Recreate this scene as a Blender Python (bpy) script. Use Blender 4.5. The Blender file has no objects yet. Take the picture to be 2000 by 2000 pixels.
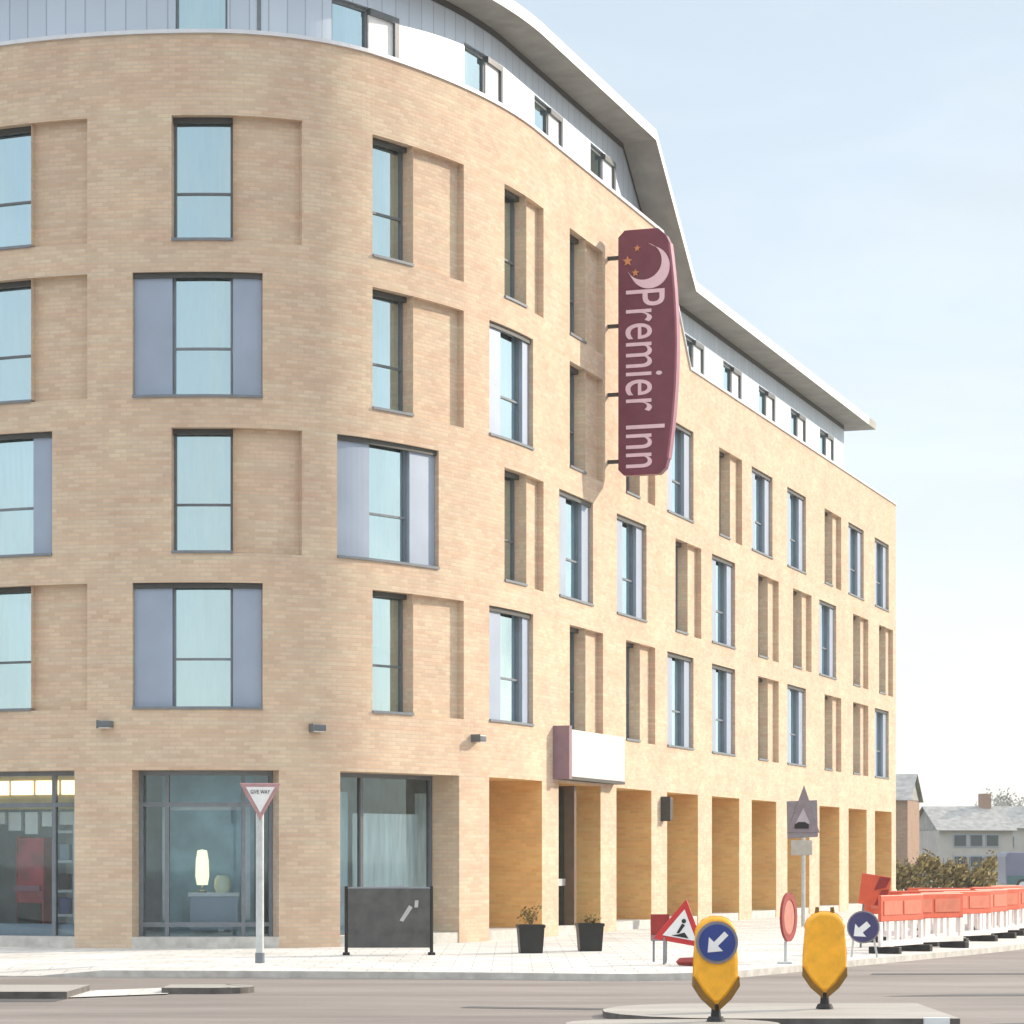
import bpy, bmesh, math, random
from mathutils import Vector, Matrix
random.seed(7)
sc = bpy.context.scene
COL = sc.collection
R = math.radians

# ------------------------------------------------------------------ render / camera / light
sc.render.engine = 'CYCLES'
sc.view_settings.view_transform = 'Standard'
sc.view_settings.look = 'None'
sc.view_settings.gamma = 1.0
sc.view_settings.exposure = 1.0
sc.cycles.max_bounces = 8
sc.cycles.transparent_max_bounces = 12
sc.cycles.sample_clamp_indirect = 4.0
cam = bpy.data.cameras.new('camera')
cam.sensor_width = 36.0
cam.lens = 93.6
cam.shift_y = 0.34
cam.clip_start = 0.5
cam.clip_end = 6000
camo = bpy.data.objects.new('camera', cam)
camo.location = (0, 0, 1.6)
camo.rotation_euler = (R(90), 0, 0)
COL.objects.link(camo)
sc.camera = camo

SUN_AZ, SUN_EL = R(59.0), R(25.0)
sdir = Vector((math.sin(SUN_AZ)*math.cos(SUN_EL), math.cos(SUN_AZ)*math.cos(SUN_EL), math.sin(SUN_EL)))
sl = bpy.data.lights.new('sun', 'SUN')
sl.energy = 2.7
sl.angle = R(0.6)
sl.color = (1.0, 0.87, 0.71)
so = bpy.data.objects.new('sun', sl)
so.rotation_euler = sdir.to_track_quat('Z', 'Y').to_euler()
so.location = (60, 40, 60)
COL.objects.link(so)

W = bpy.data.worlds.new('World')
sc.world = W
W.use_nodes = True
nt = W.node_tree
for n in list(nt.nodes): nt.nodes.remove(n)
sky = nt.nodes.new('ShaderNodeTexSky')
sky.sky_type = 'NISHITA'
sky.sun_disc = False
sky.sun_elevation = SUN_EL
sky.sun_rotation = SUN_AZ
sky.altitude = 60
sky.air_density = 1.0
sky.dust_density = 0.6
sky.ozone_density = 2.0
bg = nt.nodes.new('ShaderNodeBackground')
bg.inputs['Strength'].default_value = 0.11
# thin high cloud veil, in world directions
tc = nt.nodes.new('ShaderNodeTexCoord')
mp = nt.nodes.new('ShaderNodeMapping')
mp.inputs['Scale'].default_value = (2.2, 2.2, 9.0)
mp.inputs['Rotation'].default_value = (0.25, 0.3, 0.2)
nz = nt.nodes.new('ShaderNodeTexNoise')
nz.inputs['Scale'].default_value = 2.3
nz.inputs['Detail'].default_value = 6
nz.inputs['Roughness'].default_value = 0.55
rp = nt.nodes.new('ShaderNodeValToRGB')
rp.color_ramp.elements[0].position = 0.42
rp.color_ramp.elements[0].color = (0.78, 0.78, 0.78, 1)
rp.color_ramp.elements[1].position = 0.78
rp.color_ramp.elements[1].color = (0.97, 0.97, 0.97, 1)
mx = nt.nodes.new('ShaderNodeMixRGB')
# bright haze layer: milky towards the horizon, paler blue higher up
sxyz = nt.nodes.new('ShaderNodeSeparateXYZ')
hz = nt.nodes.new('ShaderNodeValToRGB')
hz.color_ramp.elements[0].position = 0.0
hz.color_ramp.elements[0].color = (4.3, 4.4, 4.4, 1)
hz.color_ramp.elements[1].position = 0.34
hz.color_ramp.elements[1].color = (3.2, 3.62, 3.85, 1)
hz.color_ramp.elements.new(0.62).color = (9.5, 9.9, 10.3, 1)  # unseen overhead sky brightened to lift the shaded wall
nt.links.new(tc.outputs['Generated'], sxyz.inputs['Vector'])
nt.links.new(sxyz.outputs['Z'], hz.inputs['Fac'])
w2 = nt.nodes.new('ShaderNodeTexNoise')
w2.inputs['Scale'].default_value = 5.0; w2.inputs['Detail'].default_value = 8; w2.inputs['Roughness'].default_value = 0.62
w2.inputs['Distortion'].default_value = 0.6
mp2 = nt.nodes.new('ShaderNodeMapping')
mp2.inputs['Scale'].default_value = (1.6, 1.6, 5.0); mp2.inputs['Rotation'].default_value = (0.2, 0.45, 0.1)
nt.links.new(tc.outputs['Generated'], mp2.inputs['Vector']); nt.links.new(mp2.outputs['Vector'], w2.inputs['Vector'])
wr = nt.nodes.new('ShaderNodeValToRGB')
wr.color_ramp.elements[0].position = 0.44; wr.color_ramp.elements[0].color = (0.99, 0.995, 1.0, 1)
wr.color_ramp.elements[1].position = 0.72; wr.color_ramp.elements[1].color = (1.09, 1.07, 1.05, 1)
nt.links.new(w2.outputs['Fac'], wr.inputs['Fac'])
wm = nt.nodes.new('ShaderNodeMixRGB'); wm.blend_type = 'MULTIPLY'; wm.inputs['Fac'].default_value = 1
nt.links.new(hz.outputs['Color'], wm.inputs['Color1']); nt.links.new(wr.outputs['Color'], wm.inputs['Color2'])
nt.links.new(wm.outputs['Color'], mx.inputs['Color2'])
out = nt.nodes.new('ShaderNodeOutputWorld')
nt.links.new(tc.outputs['Generated'], mp.inputs['Vector'])
nt.links.new(mp.outputs['Vector'], nz.inputs['Vector'])
nt.links.new(nz.outputs['Fac'], rp.inputs['Fac'])
nt.links.new(rp.outputs['Color'], mx.inputs['Fac'])
nt.links.new(sky.outputs['Color'], mx.inputs['Color1'])
nt.links.new(mx.outputs['Color'], bg.inputs['Color'])
nt.links.new(bg.outputs['Background'], out.inputs['Surface'])

# ------------------------------------------------------------------ materials
def newmat(name):
    m = bpy.data.materials.new(name)
    m.use_nodes = True
    t = m.node_tree
    return m, t, t.nodes['Principled BSDF']

def plain(name, col, rough=0.6, metal=0.0, var=0.12, scale=6.0, bump=0.0, spec=0.4, coord='Object'):
    m, t, b = newmat(name)
    c = t.nodes.new('ShaderNodeTexCoord')
    n = t.nodes.new('ShaderNodeTexNoise')
    n.inputs['Scale'].default_value = scale
    n.inputs['Detail'].default_value = 5
    r = t.nodes.new('ShaderNodeValToRGB')
    r.color_ramp.elements[0].position = 0.3
    r.color_ramp.elements[1].position = 0.7
    r.color_ramp.elements[0].color = tuple(x*(1-var) for x in col) + (1,)
    r.color_ramp.elements[1].color = tuple(min(1, x*(1+var)) for x in col) + (1,)
    t.links.new(c.outputs[coord], n.inputs['Vector'])
    t.links.new(n.outputs['Fac'], r.inputs['Fac'])
    t.links.new(r.outputs['Color'], b.inputs['Base Color'])
    b.inputs['Roughness'].default_value = rough
    b.inputs['Metallic'].default_value = metal
    b.inputs['Specular IOR Level'].default_value = spec
    if bump:
        bp = t.nodes.new('ShaderNodeBump')
        bp.inputs['Strength'].default_value = bump
        bp.inputs['Distance'].default_value = 0.02
        t.links.new(n.outputs['Fac'], bp.inputs['Height'])
        t.links.new(bp.outputs['Normal'], b.inputs['Normal'])
    return m

def brick_mat(name, c1, c2, mortar, stain=0.19):
    m, t, b = newmat(name)
    uv = t.nodes.new('ShaderNodeUVMap')
    br = t.nodes.new('ShaderNodeTexBrick')
    br.inputs['Scale'].default_value = 1.0
    br.inputs['Brick Width'].default_value = 0.225
    br.inputs['Row Height'].default_value = 0.075
    br.inputs['Mortar Size'].default_value = 0.008
    br.inputs['Mortar Smooth'].default_value = 0.3
    br.inputs['Bias'].default_value = -0.1
    br.inputs['Color1'].default_value = c1 + (1,)
    br.inputs['Color2'].default_value = c2 + (1,)
    br.inputs['Mortar'].default_value = mortar + (1,)
    t.links.new(uv.outputs['UV'], br.inputs['Vector'])
    # large soft variation in the firing of the bricks
    n1 = t.nodes.new('ShaderNodeTexNoise')
    n1.inputs['Scale'].default_value = 0.9
    n1.inputs['Detail'].default_value = 7
    n1.inputs['Roughness'].default_value = 0.65
    r1 = t.nodes.new('ShaderNodeValToRGB')
    r1.color_ramp.elements[0].position = 0.32
    r1.color_ramp.elements[1].position = 0.68
    r1.color_ramp.elements[0].color = (1-stain*0.6, 1-stain*0.9, 1-stain*0.9, 1)
    r1.color_ramp.elements[1].color = (1+stain*0.25, 1+stain*0.25, 1+stain*0.1, 1)
    t.links.new(uv.outputs['UV'], n1.inputs['Vector'])
    t.links.new(n1.outputs['Fac'], r1.inputs['Fac'])
    # course-long streaks
    mpn = t.nodes.new('ShaderNodeMapping')
    mpn.inputs['Scale'].default_value = (0.35, 5.0, 1)
    n2 = t.nodes.new('ShaderNodeTexNoise')
    n2.inputs['Scale'].default_value = 1.2
    n2.inputs['Detail'].default_value = 4
    t.links.new(uv.outputs['UV'], mpn.inputs['Vector'])
    t.links.new(mpn.outputs['Vector'], n2.inputs['Vector'])
    r2 = t.nodes.new('ShaderNodeValToRGB')
    r2.color_ramp.elements[0].position = 0.35
    r2.color_ramp.elements[1].position = 0.65
    r2.color_ramp.elements[0].color = (1.0, 0.93, 0.90, 1)
    r2.color_ramp.elements[1].color = (0.97, 1.0, 0.98, 1)
    t.links.new(n2.outputs['Fac'], r2.inputs['Fac'])
    m1 = t.nodes.new('ShaderNodeMixRGB'); m1.blend_type = 'MULTIPLY'; m1.inputs['Fac'].default_value = 1
    m2 = t.nodes.new('ShaderNodeMixRGB'); m2.blend_type = 'MULTIPLY'; m2.inputs['Fac'].default_value = 1
    t.links.new(br.outputs['Color'], m1.inputs['Color1'])
    t.links.new(r1.outputs['Color'], m1.inputs['Color2'])
    t.links.new(m1.outputs['Color'], m2.inputs['Color1'])
    t.links.new(r2.outputs['Color'], m2.inputs['Color2'])
    t.links.new(m2.outputs['Color'], b.inputs['Base Color'])
    bp = t.nodes.new('ShaderNodeBump')
    bp.inputs['Strength'].default_value = 0.35
    bp.inputs['Distance'].default_value = 0.008
    bp.invert = True
    t.links.new(br.outputs['Fac'], bp.inputs['Height'])
    t.links.new(bp.outputs['Normal'], b.inputs['Normal'])
    b.inputs['Roughness'].default_value = 0.85
    b.inputs['Specular IOR Level'].default_value = 0.2
    return m

def cladding_mat(name, col, pitch=0.42, rough=0.45):
    m, t, b = newmat(name)
    uv = t.nodes.new('ShaderNodeUVMap')
    sx = t.nodes.new('ShaderNodeSeparateXYZ')
    t.links.new(uv.outputs['UV'], sx.inputs['Vector'])
    d = t.nodes.new('ShaderNodeMath'); d.operation = 'DIVIDE'; d.inputs[1].default_value = pitch
    f = t.nodes.new('ShaderNodeMath'); f.operation = 'FRACT'
    l = t.nodes.new('ShaderNodeMath'); l.operation = 'LESS_THAN'; l.inputs[1].default_value = 0.07
    t.links.new(sx.outputs['X'], d.inputs[0]); t.links.new(d.outputs[0], f.inputs[0]); t.links.new(f.outputs[0], l.inputs[0])
    fl = t.nodes.new('ShaderNodeMath'); fl.operation = 'FLOOR'
    t.links.new(d.outputs[0], fl.inputs[0])
    wn = t.nodes.new('ShaderNodeTexWhiteNoise'); wn.noise_dimensions = '1D'
    t.links.new(fl.outputs[0], wn.inputs['W'])
    rr = t.nodes.new('ShaderNodeMapRange')
    rr.inputs['To Min'].default_value = 0.95; rr.inputs['To Max'].default_value = 1.04
    t.links.new(wn.outputs['Value'], rr.inputs['Value'])
    mm = t.nodes.new('ShaderNodeMixRGB'); mm.blend_type = 'MULTIPLY'; mm.inputs['Fac'].default_value = 1
    mm.inputs['Color1'].default_value = col + (1,)
    t.links.new(rr.outputs['Result'], mm.inputs['Color2'])
    sm = t.nodes.new('ShaderNodeMixRGB'); sm.inputs['Color2'].default_value = tuple(x*0.7 for x in col) + (1,)
    t.links.new(l.outputs[0], sm.inputs['Fac']); t.links.new(mm.outputs['Color'], sm.inputs['Color1'])
    t.links.new(sm.outputs['Color'], b.inputs['Base Color'])
    b.inputs['Roughness'].default_value = rough
    b.inputs['Metallic'].default_value = 0.45
    bp = t.nodes.new('ShaderNodeBump'); bp.inputs['Strength'].default_value = 0.5; bp.inputs['Distance'].default_value = 0.02
    t.links.new(l.outputs[0], bp.inputs['Height']); t.links.new(bp.outputs['Normal'], b.inputs['Normal'])
    return m

def glass_mat(name, tint=(0.75, 0.9, 0.95), refl=0.22):
    m = bpy.data.materials.new(name); m.use_nodes = True
    t = m.node_tree
    wob = 0.012 if 'shop' in name else 0.06
    for n in list(t.nodes): t.nodes.remove(n)
    o = t.nodes.new('ShaderNodeOutputMaterial')
    tr = t.nodes.new('ShaderNodeBsdfTransparent'); tr.inputs['Color'].default_value = tint + (1,)
    gl = t.nodes.new('ShaderNodeBsdfGlossy'); gl.inputs['Roughness'].default_value = 0.02
    gl.inputs['Color'].default_value = (0.80, 0.98, 1.0, 1)
    tc = t.nodes.new('ShaderNodeTexCoord')
    ns = t.nodes.new('ShaderNodeTexNoise'); ns.inputs['Scale'].default_value = 1.1
    bp = t.nodes.new('ShaderNodeBump'); bp.inputs['Strength'].default_value = wob; bp.inputs['Distance'].default_value = 0.05
    t.links.new(tc.outputs['Object'], ns.inputs['Vector']); t.links.new(ns.outputs['Fac'], bp.inputs['Height'])
    t.links.new(bp.outputs['Normal'], gl.inputs['Normal'])
    fr = t.nodes.new('ShaderNodeFresnel'); fr.inputs['IOR'].default_value = 1.5
    ad = t.nodes.new('ShaderNodeMath'); ad.operation = 'ADD'; ad.inputs[1].default_value = refl; ad.use_clamp = True
    mi = t.nodes.new('ShaderNodeMixShader')
    t.links.new(fr.outputs[0], ad.inputs[0]); t.links.new(ad.outputs[0], mi.inputs['Fac'])
    t.links.new(tr.outputs[0], mi.inputs[1]); t.links.new(gl.outputs[0], mi.inputs[2])
    t.links.new(mi.outputs[0], o.inputs['Surface'])
    return m

def blind_mat(name, col):
    m, t, b = newmat(name)
    uv = t.nodes.new('ShaderNodeUVMap')
    sx = t.nodes.new('ShaderNodeSeparateXYZ'); t.links.new(uv.outputs['UV'], sx.inputs['Vector'])
    ns = t.nodes.new('ShaderNodeTexNoise'); ns.inputs['Scale'].default_value = 1.5; ns.inputs['Detail'].default_value = 3
    mpn = t.nodes.new('ShaderNodeMapping'); mpn.inputs['Scale'].default_value = (5.0, 0.6, 1)
    t.links.new(uv.outputs['UV'], mpn.inputs['Vector']); t.links.new(mpn.outputs['Vector'], ns.inputs['Vector'])
    r = t.nodes.new('ShaderNodeValToRGB')
    r.color_ramp.elements[0].position = 0.3; r.color_ramp.elements[1].position = 0.7
    r.color_ramp.elements[0].color = tuple(x*0.72 for x in col)+(1,)
    r.color_ramp.elements[1].color = tuple(min(1, x*1.1) for x in col)+(1,)
    t.links.new(ns.outputs['Fac'], r.inputs['Fac']); t.links.new(r.outputs['Color'], b.inputs['Base Color'])
    b.inputs['Roughness'].default_value = 0.8
    return m

def emit_mat(name, col, s):
    m, t, b = newmat(name)
    b.inputs['Base Color'].default_value = col + (1,)
    b.inputs['Emission Color'].default_value = col + (1,)
    b.inputs['Emission Strength'].default_value = s
    return m

def asphalt_mat(name, c1, c2, scale=0.35):
    m, t, b = newmat(name)
    g = t.nodes.new('ShaderNodeTexCoord')
    n1 = t.nodes.new('ShaderNodeTexNoise'); n1.inputs['Scale'].default_value = scale; n1.inputs['Detail'].default_value = 8; n1.inputs['Roughness'].default_value = 0.7
    mpn = t.nodes.new('ShaderNodeMapping'); mpn.inputs['Scale'].default_value = (0.35, 1.6, 1); mpn.inputs['Rotation'].default_value = (0, 0, R(-6))
    n2 = t.nodes.new('ShaderNodeTexNoise'); n2.inputs['Scale'].default_value = 60; n2.inputs['Detail'].default_value = 3
    t.links.new(g.outputs['Object'], mpn.inputs['Vector']); t.links.new(mpn.outputs['Vector'], n1.inputs['Vector']); t.links.new(g.outputs['Object'], n2.inputs['Vector'])
    r = t.nodes.new('ShaderNodeValToRGB')
    r.color_ramp.elements[0].position = 0.32; r.color_ramp.elements[1].position = 0.68
    r.color_ramp.elements[0].color = c1+(1,); r.color_ramp.elements[1].color = c2+(1,)
    t.links.new(n1.outputs['Fac'], r.inputs['Fac'])
    mm = t.nodes.new('ShaderNodeMixRGB'); mm.blend_type = 'OVERLAY'; mm.inputs['Fac'].default_value = 0.35
    t.links.new(r.outputs['Color'], mm.inputs['Color1']); t.links.new(n2.outputs['Fac'], mm.inputs['Color2'])
    t.links.new(mm.outputs['Color'], b.inputs['Base Color'])
    bp = t.nodes.new('ShaderNodeBump'); bp.inputs['Strength'].default_value = 0.4; bp.inputs['Distance'].default_value = 0.01
    t.links.new(n2.outputs['Fac'], bp.inputs['Height']); t.links.new(bp.outputs['Normal'], b.inputs['Normal'])
    b.inputs['Roughness'].default_value = 0.75
    return m

def paving_mat(name, c1, c2):
    m, t, b = newmat(name)
    g = t.nodes.new('ShaderNodeTexCoord')
    br = t.nodes.new('ShaderNodeTexBrick')
    br.inputs['Scale'].default_value = 1; br.inputs['Brick Width'].default_value = 0.6; br.inputs['Row Height'].default_value = 0.6
    br.inputs['Mortar Size'].default_value = 0.008
    br.inputs['Color1'].default_value = c1+(1,); br.inputs['Color2'].default_value = c2+(1,)
    br.inputs['Mortar'].default_value = tuple(x*0.45 for x in c1)+(1,)
    n = t.nodes.new('ShaderNodeTexNoise'); n.inputs['Scale'].default_value = 0.8; n.inputs['Detail'].default_value = 7
    r = t.nodes.new('ShaderNodeValToRGB'); r.color_ramp.elements[0].position = 0.3; r.color_ramp.elements[1].position = 0.65
    r.color_ramp.elements[0].color = (0.78, 0.76, 0.74, 1); r.color_ramp.elements[1].color = (1.05, 1.05, 1.05, 1)
    mm = t.nodes.new('ShaderNodeMixRGB'); mm.blend_type = 'MULTIPLY'; mm.inputs['Fac'].default_value = 1
    t.links.new(g.outputs['Object'], br.inputs['Vector']); t.links.new(g.outputs['Object'], n.inputs['Vector'])
    t.links.new(n.outputs['Fac'], r.inputs['Fac']); t.links.new(br.outputs['Color'], mm.inputs['Color1']); t.links.new(r.outputs['Color'], mm.inputs['Color2'])
    t.links.new(mm.outputs['Color'], b.inputs['Base Color'])
    b.inputs['Roughness'].default_value = 0.8
    return m

def leaf_mat(name, c1, c2):
    m, t, b = newmat(name)
    g = t.nodes.new('ShaderNodeNewGeometry')
    r = t.nodes.new('ShaderNodeValToRGB')
    r.color_ramp.elements[0].color = c1+(1,); r.color_ramp.elements[1].color = c2+(1,)
    t.links.new(g.outputs['Random Per Island'], r.inputs['Fac']); t.links.new(r.outputs['Color'], b.inputs['Base Color'])
    b.inputs['Roughness'].default_value = 0.7
    b.inputs['Specular IOR Level'].default_value = 0.2
    return m

M = {}
M['brick'] = brick_mat('buff_brick', (0.65, 0.525, 0.39), (0.555, 0.425, 0.308), (0.53, 0.455, 0.375))
M['lining'] = brick_mat('ochre_brick', (0.80, 0.50, 0.20), (0.70, 0.41, 0.155), (0.70, 0.50, 0.26))  # buff brick again, warm bounced light in the returns put into its colour
M['cladding'] = cladding_mat('standing_seam_cladding', (0.50, 0.56, 0.63))
M['panel'] = plain('grey_metal_panel', (0.30, 0.355, 0.44), 0.5, 0.22, 0.06, 1.5)
M['frame'] = plain('dark_frame', (0.125, 0.138, 0.148), 0.4, 0.0, 0.1)
M['greyframe'] = plain('grey_frame', (0.17, 0.19, 0.21), 0.4, 0.0, 0.1)
M['glass'] = glass_mat('window_glass', (0.82, 0.95, 0.99), 0.62)
M['shopglass'] = glass_mat('shop_glass', (0.84, 0.94, 0.98), 0.07)
M['blind'] = blind_mat('white_blind', (0.86, 0.88, 0.86))
M['curtain'] = blind_mat('pale_curtain', (0.72, 0.84, 0.88))
M['blueroom'] = blind_mat('bare_window_lining', (0.16, 0.48, 0.68))
M['coping'] = plain('pale_metal_coping', (0.62, 0.63, 0.65), 0.35, 0.2, 0.05)
M['soffit'] = plain('soffit_board', (0.30, 0.29, 0.26), 0.7, 0, 0.15, 2.0)
M['fascia'] = plain('white_fascia', (0.78, 0.78, 0.74), 0.5, 0, 0.05)
M['roof'] = plain('roof_membrane', (0.30, 0.31, 0.32), 0.6, 0, 0.1)
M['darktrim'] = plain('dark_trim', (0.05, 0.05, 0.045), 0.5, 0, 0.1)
M['interior'] = plain('shop_interior', (0.68, 0.70, 0.72), 0.8, 0, 0.25, 1.2)
M['whitepaint'] = plain('white_paint', (0.78, 0.78, 0.77), 0.5, 0, 0.05)
M['purple'] = plain('purple_sign', (0.165, 0.040, 0.070), 0.35, 0, 0.1, 3)
M['purpleedge'] = plain('purple_sign_edge', (0.32, 0.12, 0.17), 0.4, 0, 0.08)
M['mauve'] = plain('mauve_end_panel', (0.25, 0.16, 0.19), 0.5, 0, 0.08)
M['signtext'] = plain('pink_lettering', (0.80, 0.58, 0.66), 0.5, 0, 0.05)
M['amber'] = plain('amber_plastic', (0.84, 0.40, 0.022), 0.45, 0, 0.13, 9, bump=0.06)
M['ambertrim'] = plain('amber_trim', (0.20, 0.10, 0.012), 0.5, 0, 0.15)
M['rubber'] = plain('black_rubber', (0.018, 0.018, 0.018), 0.7, 0, 0.2)
M['signblue'] = plain('sign_blue', (0.025, 0.05, 0.22), 0.4, 0, 0.08)
M['signred'] = plain('sign_red', (0.50, 0.03, 0.03), 0.4, 0, 0.08)
M['signdarkred'] = plain('worn_dark_red', (0.28, 0.03, 0.025), 0.5, 0, 0.2)
M['signback'] = plain('sign_back_grey', (0.24, 0.22, 0.235), 0.5, 0.1, 0.12, 8)
M['signwhite'] = plain('sign_white', (0.75, 0.74, 0.73), 0.45, 0, 0.06)
M['black'] = plain('sign_black', (0.012, 0.011, 0.011), 0.5, 0, 0.1)
M['polegrey'] = plain('galvanised_pole', (0.50, 0.52, 0.52), 0.45, 0.2, 0.12, 10)
M['barrier'] = plain('barrier_red', (0.62, 0.10, 0.045), 0.5, 0, 0.12, 5)
M['barrierwhite'] = plain('barrier_white', (0.78, 0.72, 0.68), 0.5, 0, 0.08)
M['charcoal'] = plain('charcoal_canvas', (0.085, 0.085, 0.08), 0.8, 0, 0.25, 4)
M['planter'] = plain('black_planter', (0.016, 0.016, 0.014), 0.45, 0, 0.2)
M['cream'] = plain('cream_board', (0.60, 0.57, 0.54), 0.5, 0, 0.05)
M['soil'] = plain('soil', (0.06, 0.04, 0.025), 0.9, 0, 0.3, 20)
M['asphalt'] = asphalt_mat('asphalt', (0.130, 0.110, 0.096), (0.255, 0.220, 0.193))
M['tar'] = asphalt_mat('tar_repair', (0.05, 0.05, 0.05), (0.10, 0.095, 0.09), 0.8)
M['paving'] = paving_mat('pale_paving', (0.60, 0.58, 0.54), (0.54, 0.52, 0.49))
M['kerb'] = plain('granite_kerb', (0.50, 0.48, 0.44), 0.8, 0, 0.18, 5)
M['islandtop'] = asphalt_mat('island_concrete', (0.25, 0.23, 0.20), (0.36, 0.335, 0.30), 0.9)
M['darkkerb'] = plain('dark_kerb_stone', (0.11, 0.10, 0.09), 0.8, 0, 0.35, 4)  # shade on the island kerb fronts put into the colour
M['grass'] = plain('grass', (0.09, 0.10, 0.035), 0.9, 0, 0.4, 1.5)
M['housebrick'] = brick_mat('house_brick', (0.38, 0.24, 0.17), (0.28, 0.17, 0.12), (0.4, 0.36, 0.3))
M['houserender'] = plain('grey_render', (0.42, 0.40, 0.385), 0.8, 0, 0.12, 0.8)  # render lightened to put distance haze into its colour
M['rooftile'] = plain('grey_roof_tile', (0.29, 0.29, 0.28), 0.8, 0, 0.25, 2)
M['hedgeleaf'] = leaf_mat('hedge_leaf', (0.15, 0.10, 0.04), (0.32, 0.26, 0.09))
M['treeleaf'] = leaf_mat('tree_leaf', (0.26, 0.26, 0.24), (0.42, 0.42, 0.39))  # leaf colours greyed and paled to carry far haze
M['shrubleaf'] = leaf_mat('shrub_leaf', (0.10, 0.07, 0.015), (0.24, 0.17, 0.04))
M['bark'] = plain('bark', (0.17, 0.145, 0.12), 0.9, 0, 0.3, 6)
M['vanpaint'] = plain('van_paint', (0.13, 0.14, 0.20), 0.35, 0.2, 0.08, 1)
M['vanglass'] = plain('van_glass', (0.03, 0.05, 0.06), 0.1, 0, 0.1)
M['ceramic'] = plain('pale_ceramic', (0.80, 0.80, 0.62), 0.4, 0, 0.05)
M['displayred'] = plain('dark_red_display', (0.44, 0.03, 0.05), 0.4, 0, 0.35, 3)
M['shelf'] = plain('white_shelf', (0.70, 0.71, 0.74), 0.5, 0, 0.06)
M['warmlight'] = emit_mat('warm_light_panel', (1.0, 0.80, 0.48), 1.1)
M['oak'] = plain('ochre_fascia', (0.42, 0.29, 0.10), 0.6, 0, 0.2, 3)

# ------------------------------------------------------------------ mesh helpers
class MB:
    def __init__(s): s.v = []; s.f = []; s.uv = []; s.mi = []
    def face(s, pts, uvs=None, mi=0):
        i = len(s.v)
        s.v += [tuple(p) for p in pts]
        s.f.append(tuple(range(i, i+len(pts))))
        s.uv.append(uvs or [(p[0], p[2]) for p in pts])
        s.mi.append(mi)
    def box(s, x0, x1, y0, y1, z0, z1, mi=0):
        a = [(x0,y0,z0),(x1,y0,z0),(x1,y1,z0),(x0,y1,z0),(x0,y0,z1),(x1,y0,z1),(x1,y1,z1),(x0,y1,z1)]
        for q in ((0,1,5,4),(1,2,6,5),(2,3,7,6),(3,0,4,7)):
            pts = [a[k] for k in q]
            s.face(pts, [(p[0]+p[1], p[2]) for p in pts], mi)
        for q in ((4,5,6,7),(3,2,1,0)):
            pts = [a[k] for k in q]
            s.face(pts, [(p[0], p[1]) for p in pts], mi)
        return s
    def prism(s, outline, y0, y1, mi=0):          # outline in (x,z), counter-clockwise seen from -Y
        n = len(outline)
        s.face([(x, y0, z) for x, z in outline], None, mi)
        s.face([(x, y1, z) for x, z in reversed(outline)], None, mi)
        for i in range(n):
            (x0, z0), (x1, z1) = outline[i], outline[(i+1) % n]
            s.face([(x0,y0,z0),(x0,y1,z0),(x1,y1,z1),(x1,y0,z1)], [(y0,z0),(y1,z0),(y1,z1),(y0,z1)], mi)
        return s
    def tube(s, p0, p1, r0, r1=None, n=10, mi=0, caps=True):
        r1 = r0 if r1 is None else r1
        p0, p1 = Vector(p0), Vector(p1)
        d = (p1-p0).normalized()
        u = d.orthogonal().normalized(); w = d.cross(u)
        A = [p0+(u*math.cos(a)+w*math.sin(a))*r0 for a in [2*math.pi*i/n for i in range(n)]]
        B = [p1+(u*math.cos(a)+w*math.sin(a))*r1 for a in [2*math.pi*i/n for i in range(n)]]
        for i in range(n):
            j = (i+1) % n
            s.face([A[i], A[j], B[j], B[i]], None, mi)
        if caps:
            s.face(A[::-1], None, mi); s.face(B, None, mi)
        return s
    def lathe(s, prof, c=(0,0,0), n=20, mi=0):
        for (r0, z0), (r1, z1) in zip(prof[:-1], prof[1:]):
            for i in range(n):
                a, b = 2*math.pi*i/n, 2*math.pi*(i+1)/n
                pts = [(c[0]+r0*math.cos(a), c[1]+r0*math.sin(a), c[2]+z0), (c[0]+r0*math.cos(b), c[1]+r0*math.sin(b), c[2]+z0),
                       (c[0]+r1*math.cos(b), c[1]+r1*math.sin(b), c[2]+z1), (c[0]+r1*math.cos(a), c[1]+r1*math.sin(a), c[2]+z1)]
                s.face(pts, None, mi)
        return s
    def build(s, name, mats, parent=None, smooth=False, bevel=0.0, merge=True):
        me = bpy.data.meshes.new(name)
        me.from_pydata(s.v, [], s.f)
        uvl = me.uv_layers.new(name='UVMap')
        k = 0
        for u in s.uv:
            for q in u:
                uvl.data[k].uv = q; k += 1
        if not isinstance(mats, (list, tuple)): mats = [mats]
        for m in mats: me.materials.append(m)
        for p, mi in zip(me.polygons, s.mi): p.material_index = mi
        if merge or bevel or smooth:
            bm = bmesh.new(); bm.from_mesh(me)
            bmesh.ops.remove_doubles(bm, verts=bm.verts, dist=0.0002)
            if bevel:
                ed = [e for e in bm.edges if len(e.link_faces) == 2 and e.calc_face_angle(0) > 0.6]
                bmesh.ops.bevel(bm, geom=ed, offset=bevel, segments=2, affect='EDGES', profile=0.5)
            bmesh.ops.recalc_face_normals(bm, faces=bm.faces)
            if smooth:
                for f in bm.faces: f.smooth = True
                for e in bm.edges:
                    if len(e.link_faces) == 2 and e.calc_face_angle(0) > 0.7: e.smooth = False
            bm.to_mesh(me); bm.free()
        o = bpy.data.objects.new(name, me)
        COL.objects.link(o)
        if parent: o.parent = parent
        return o

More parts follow.
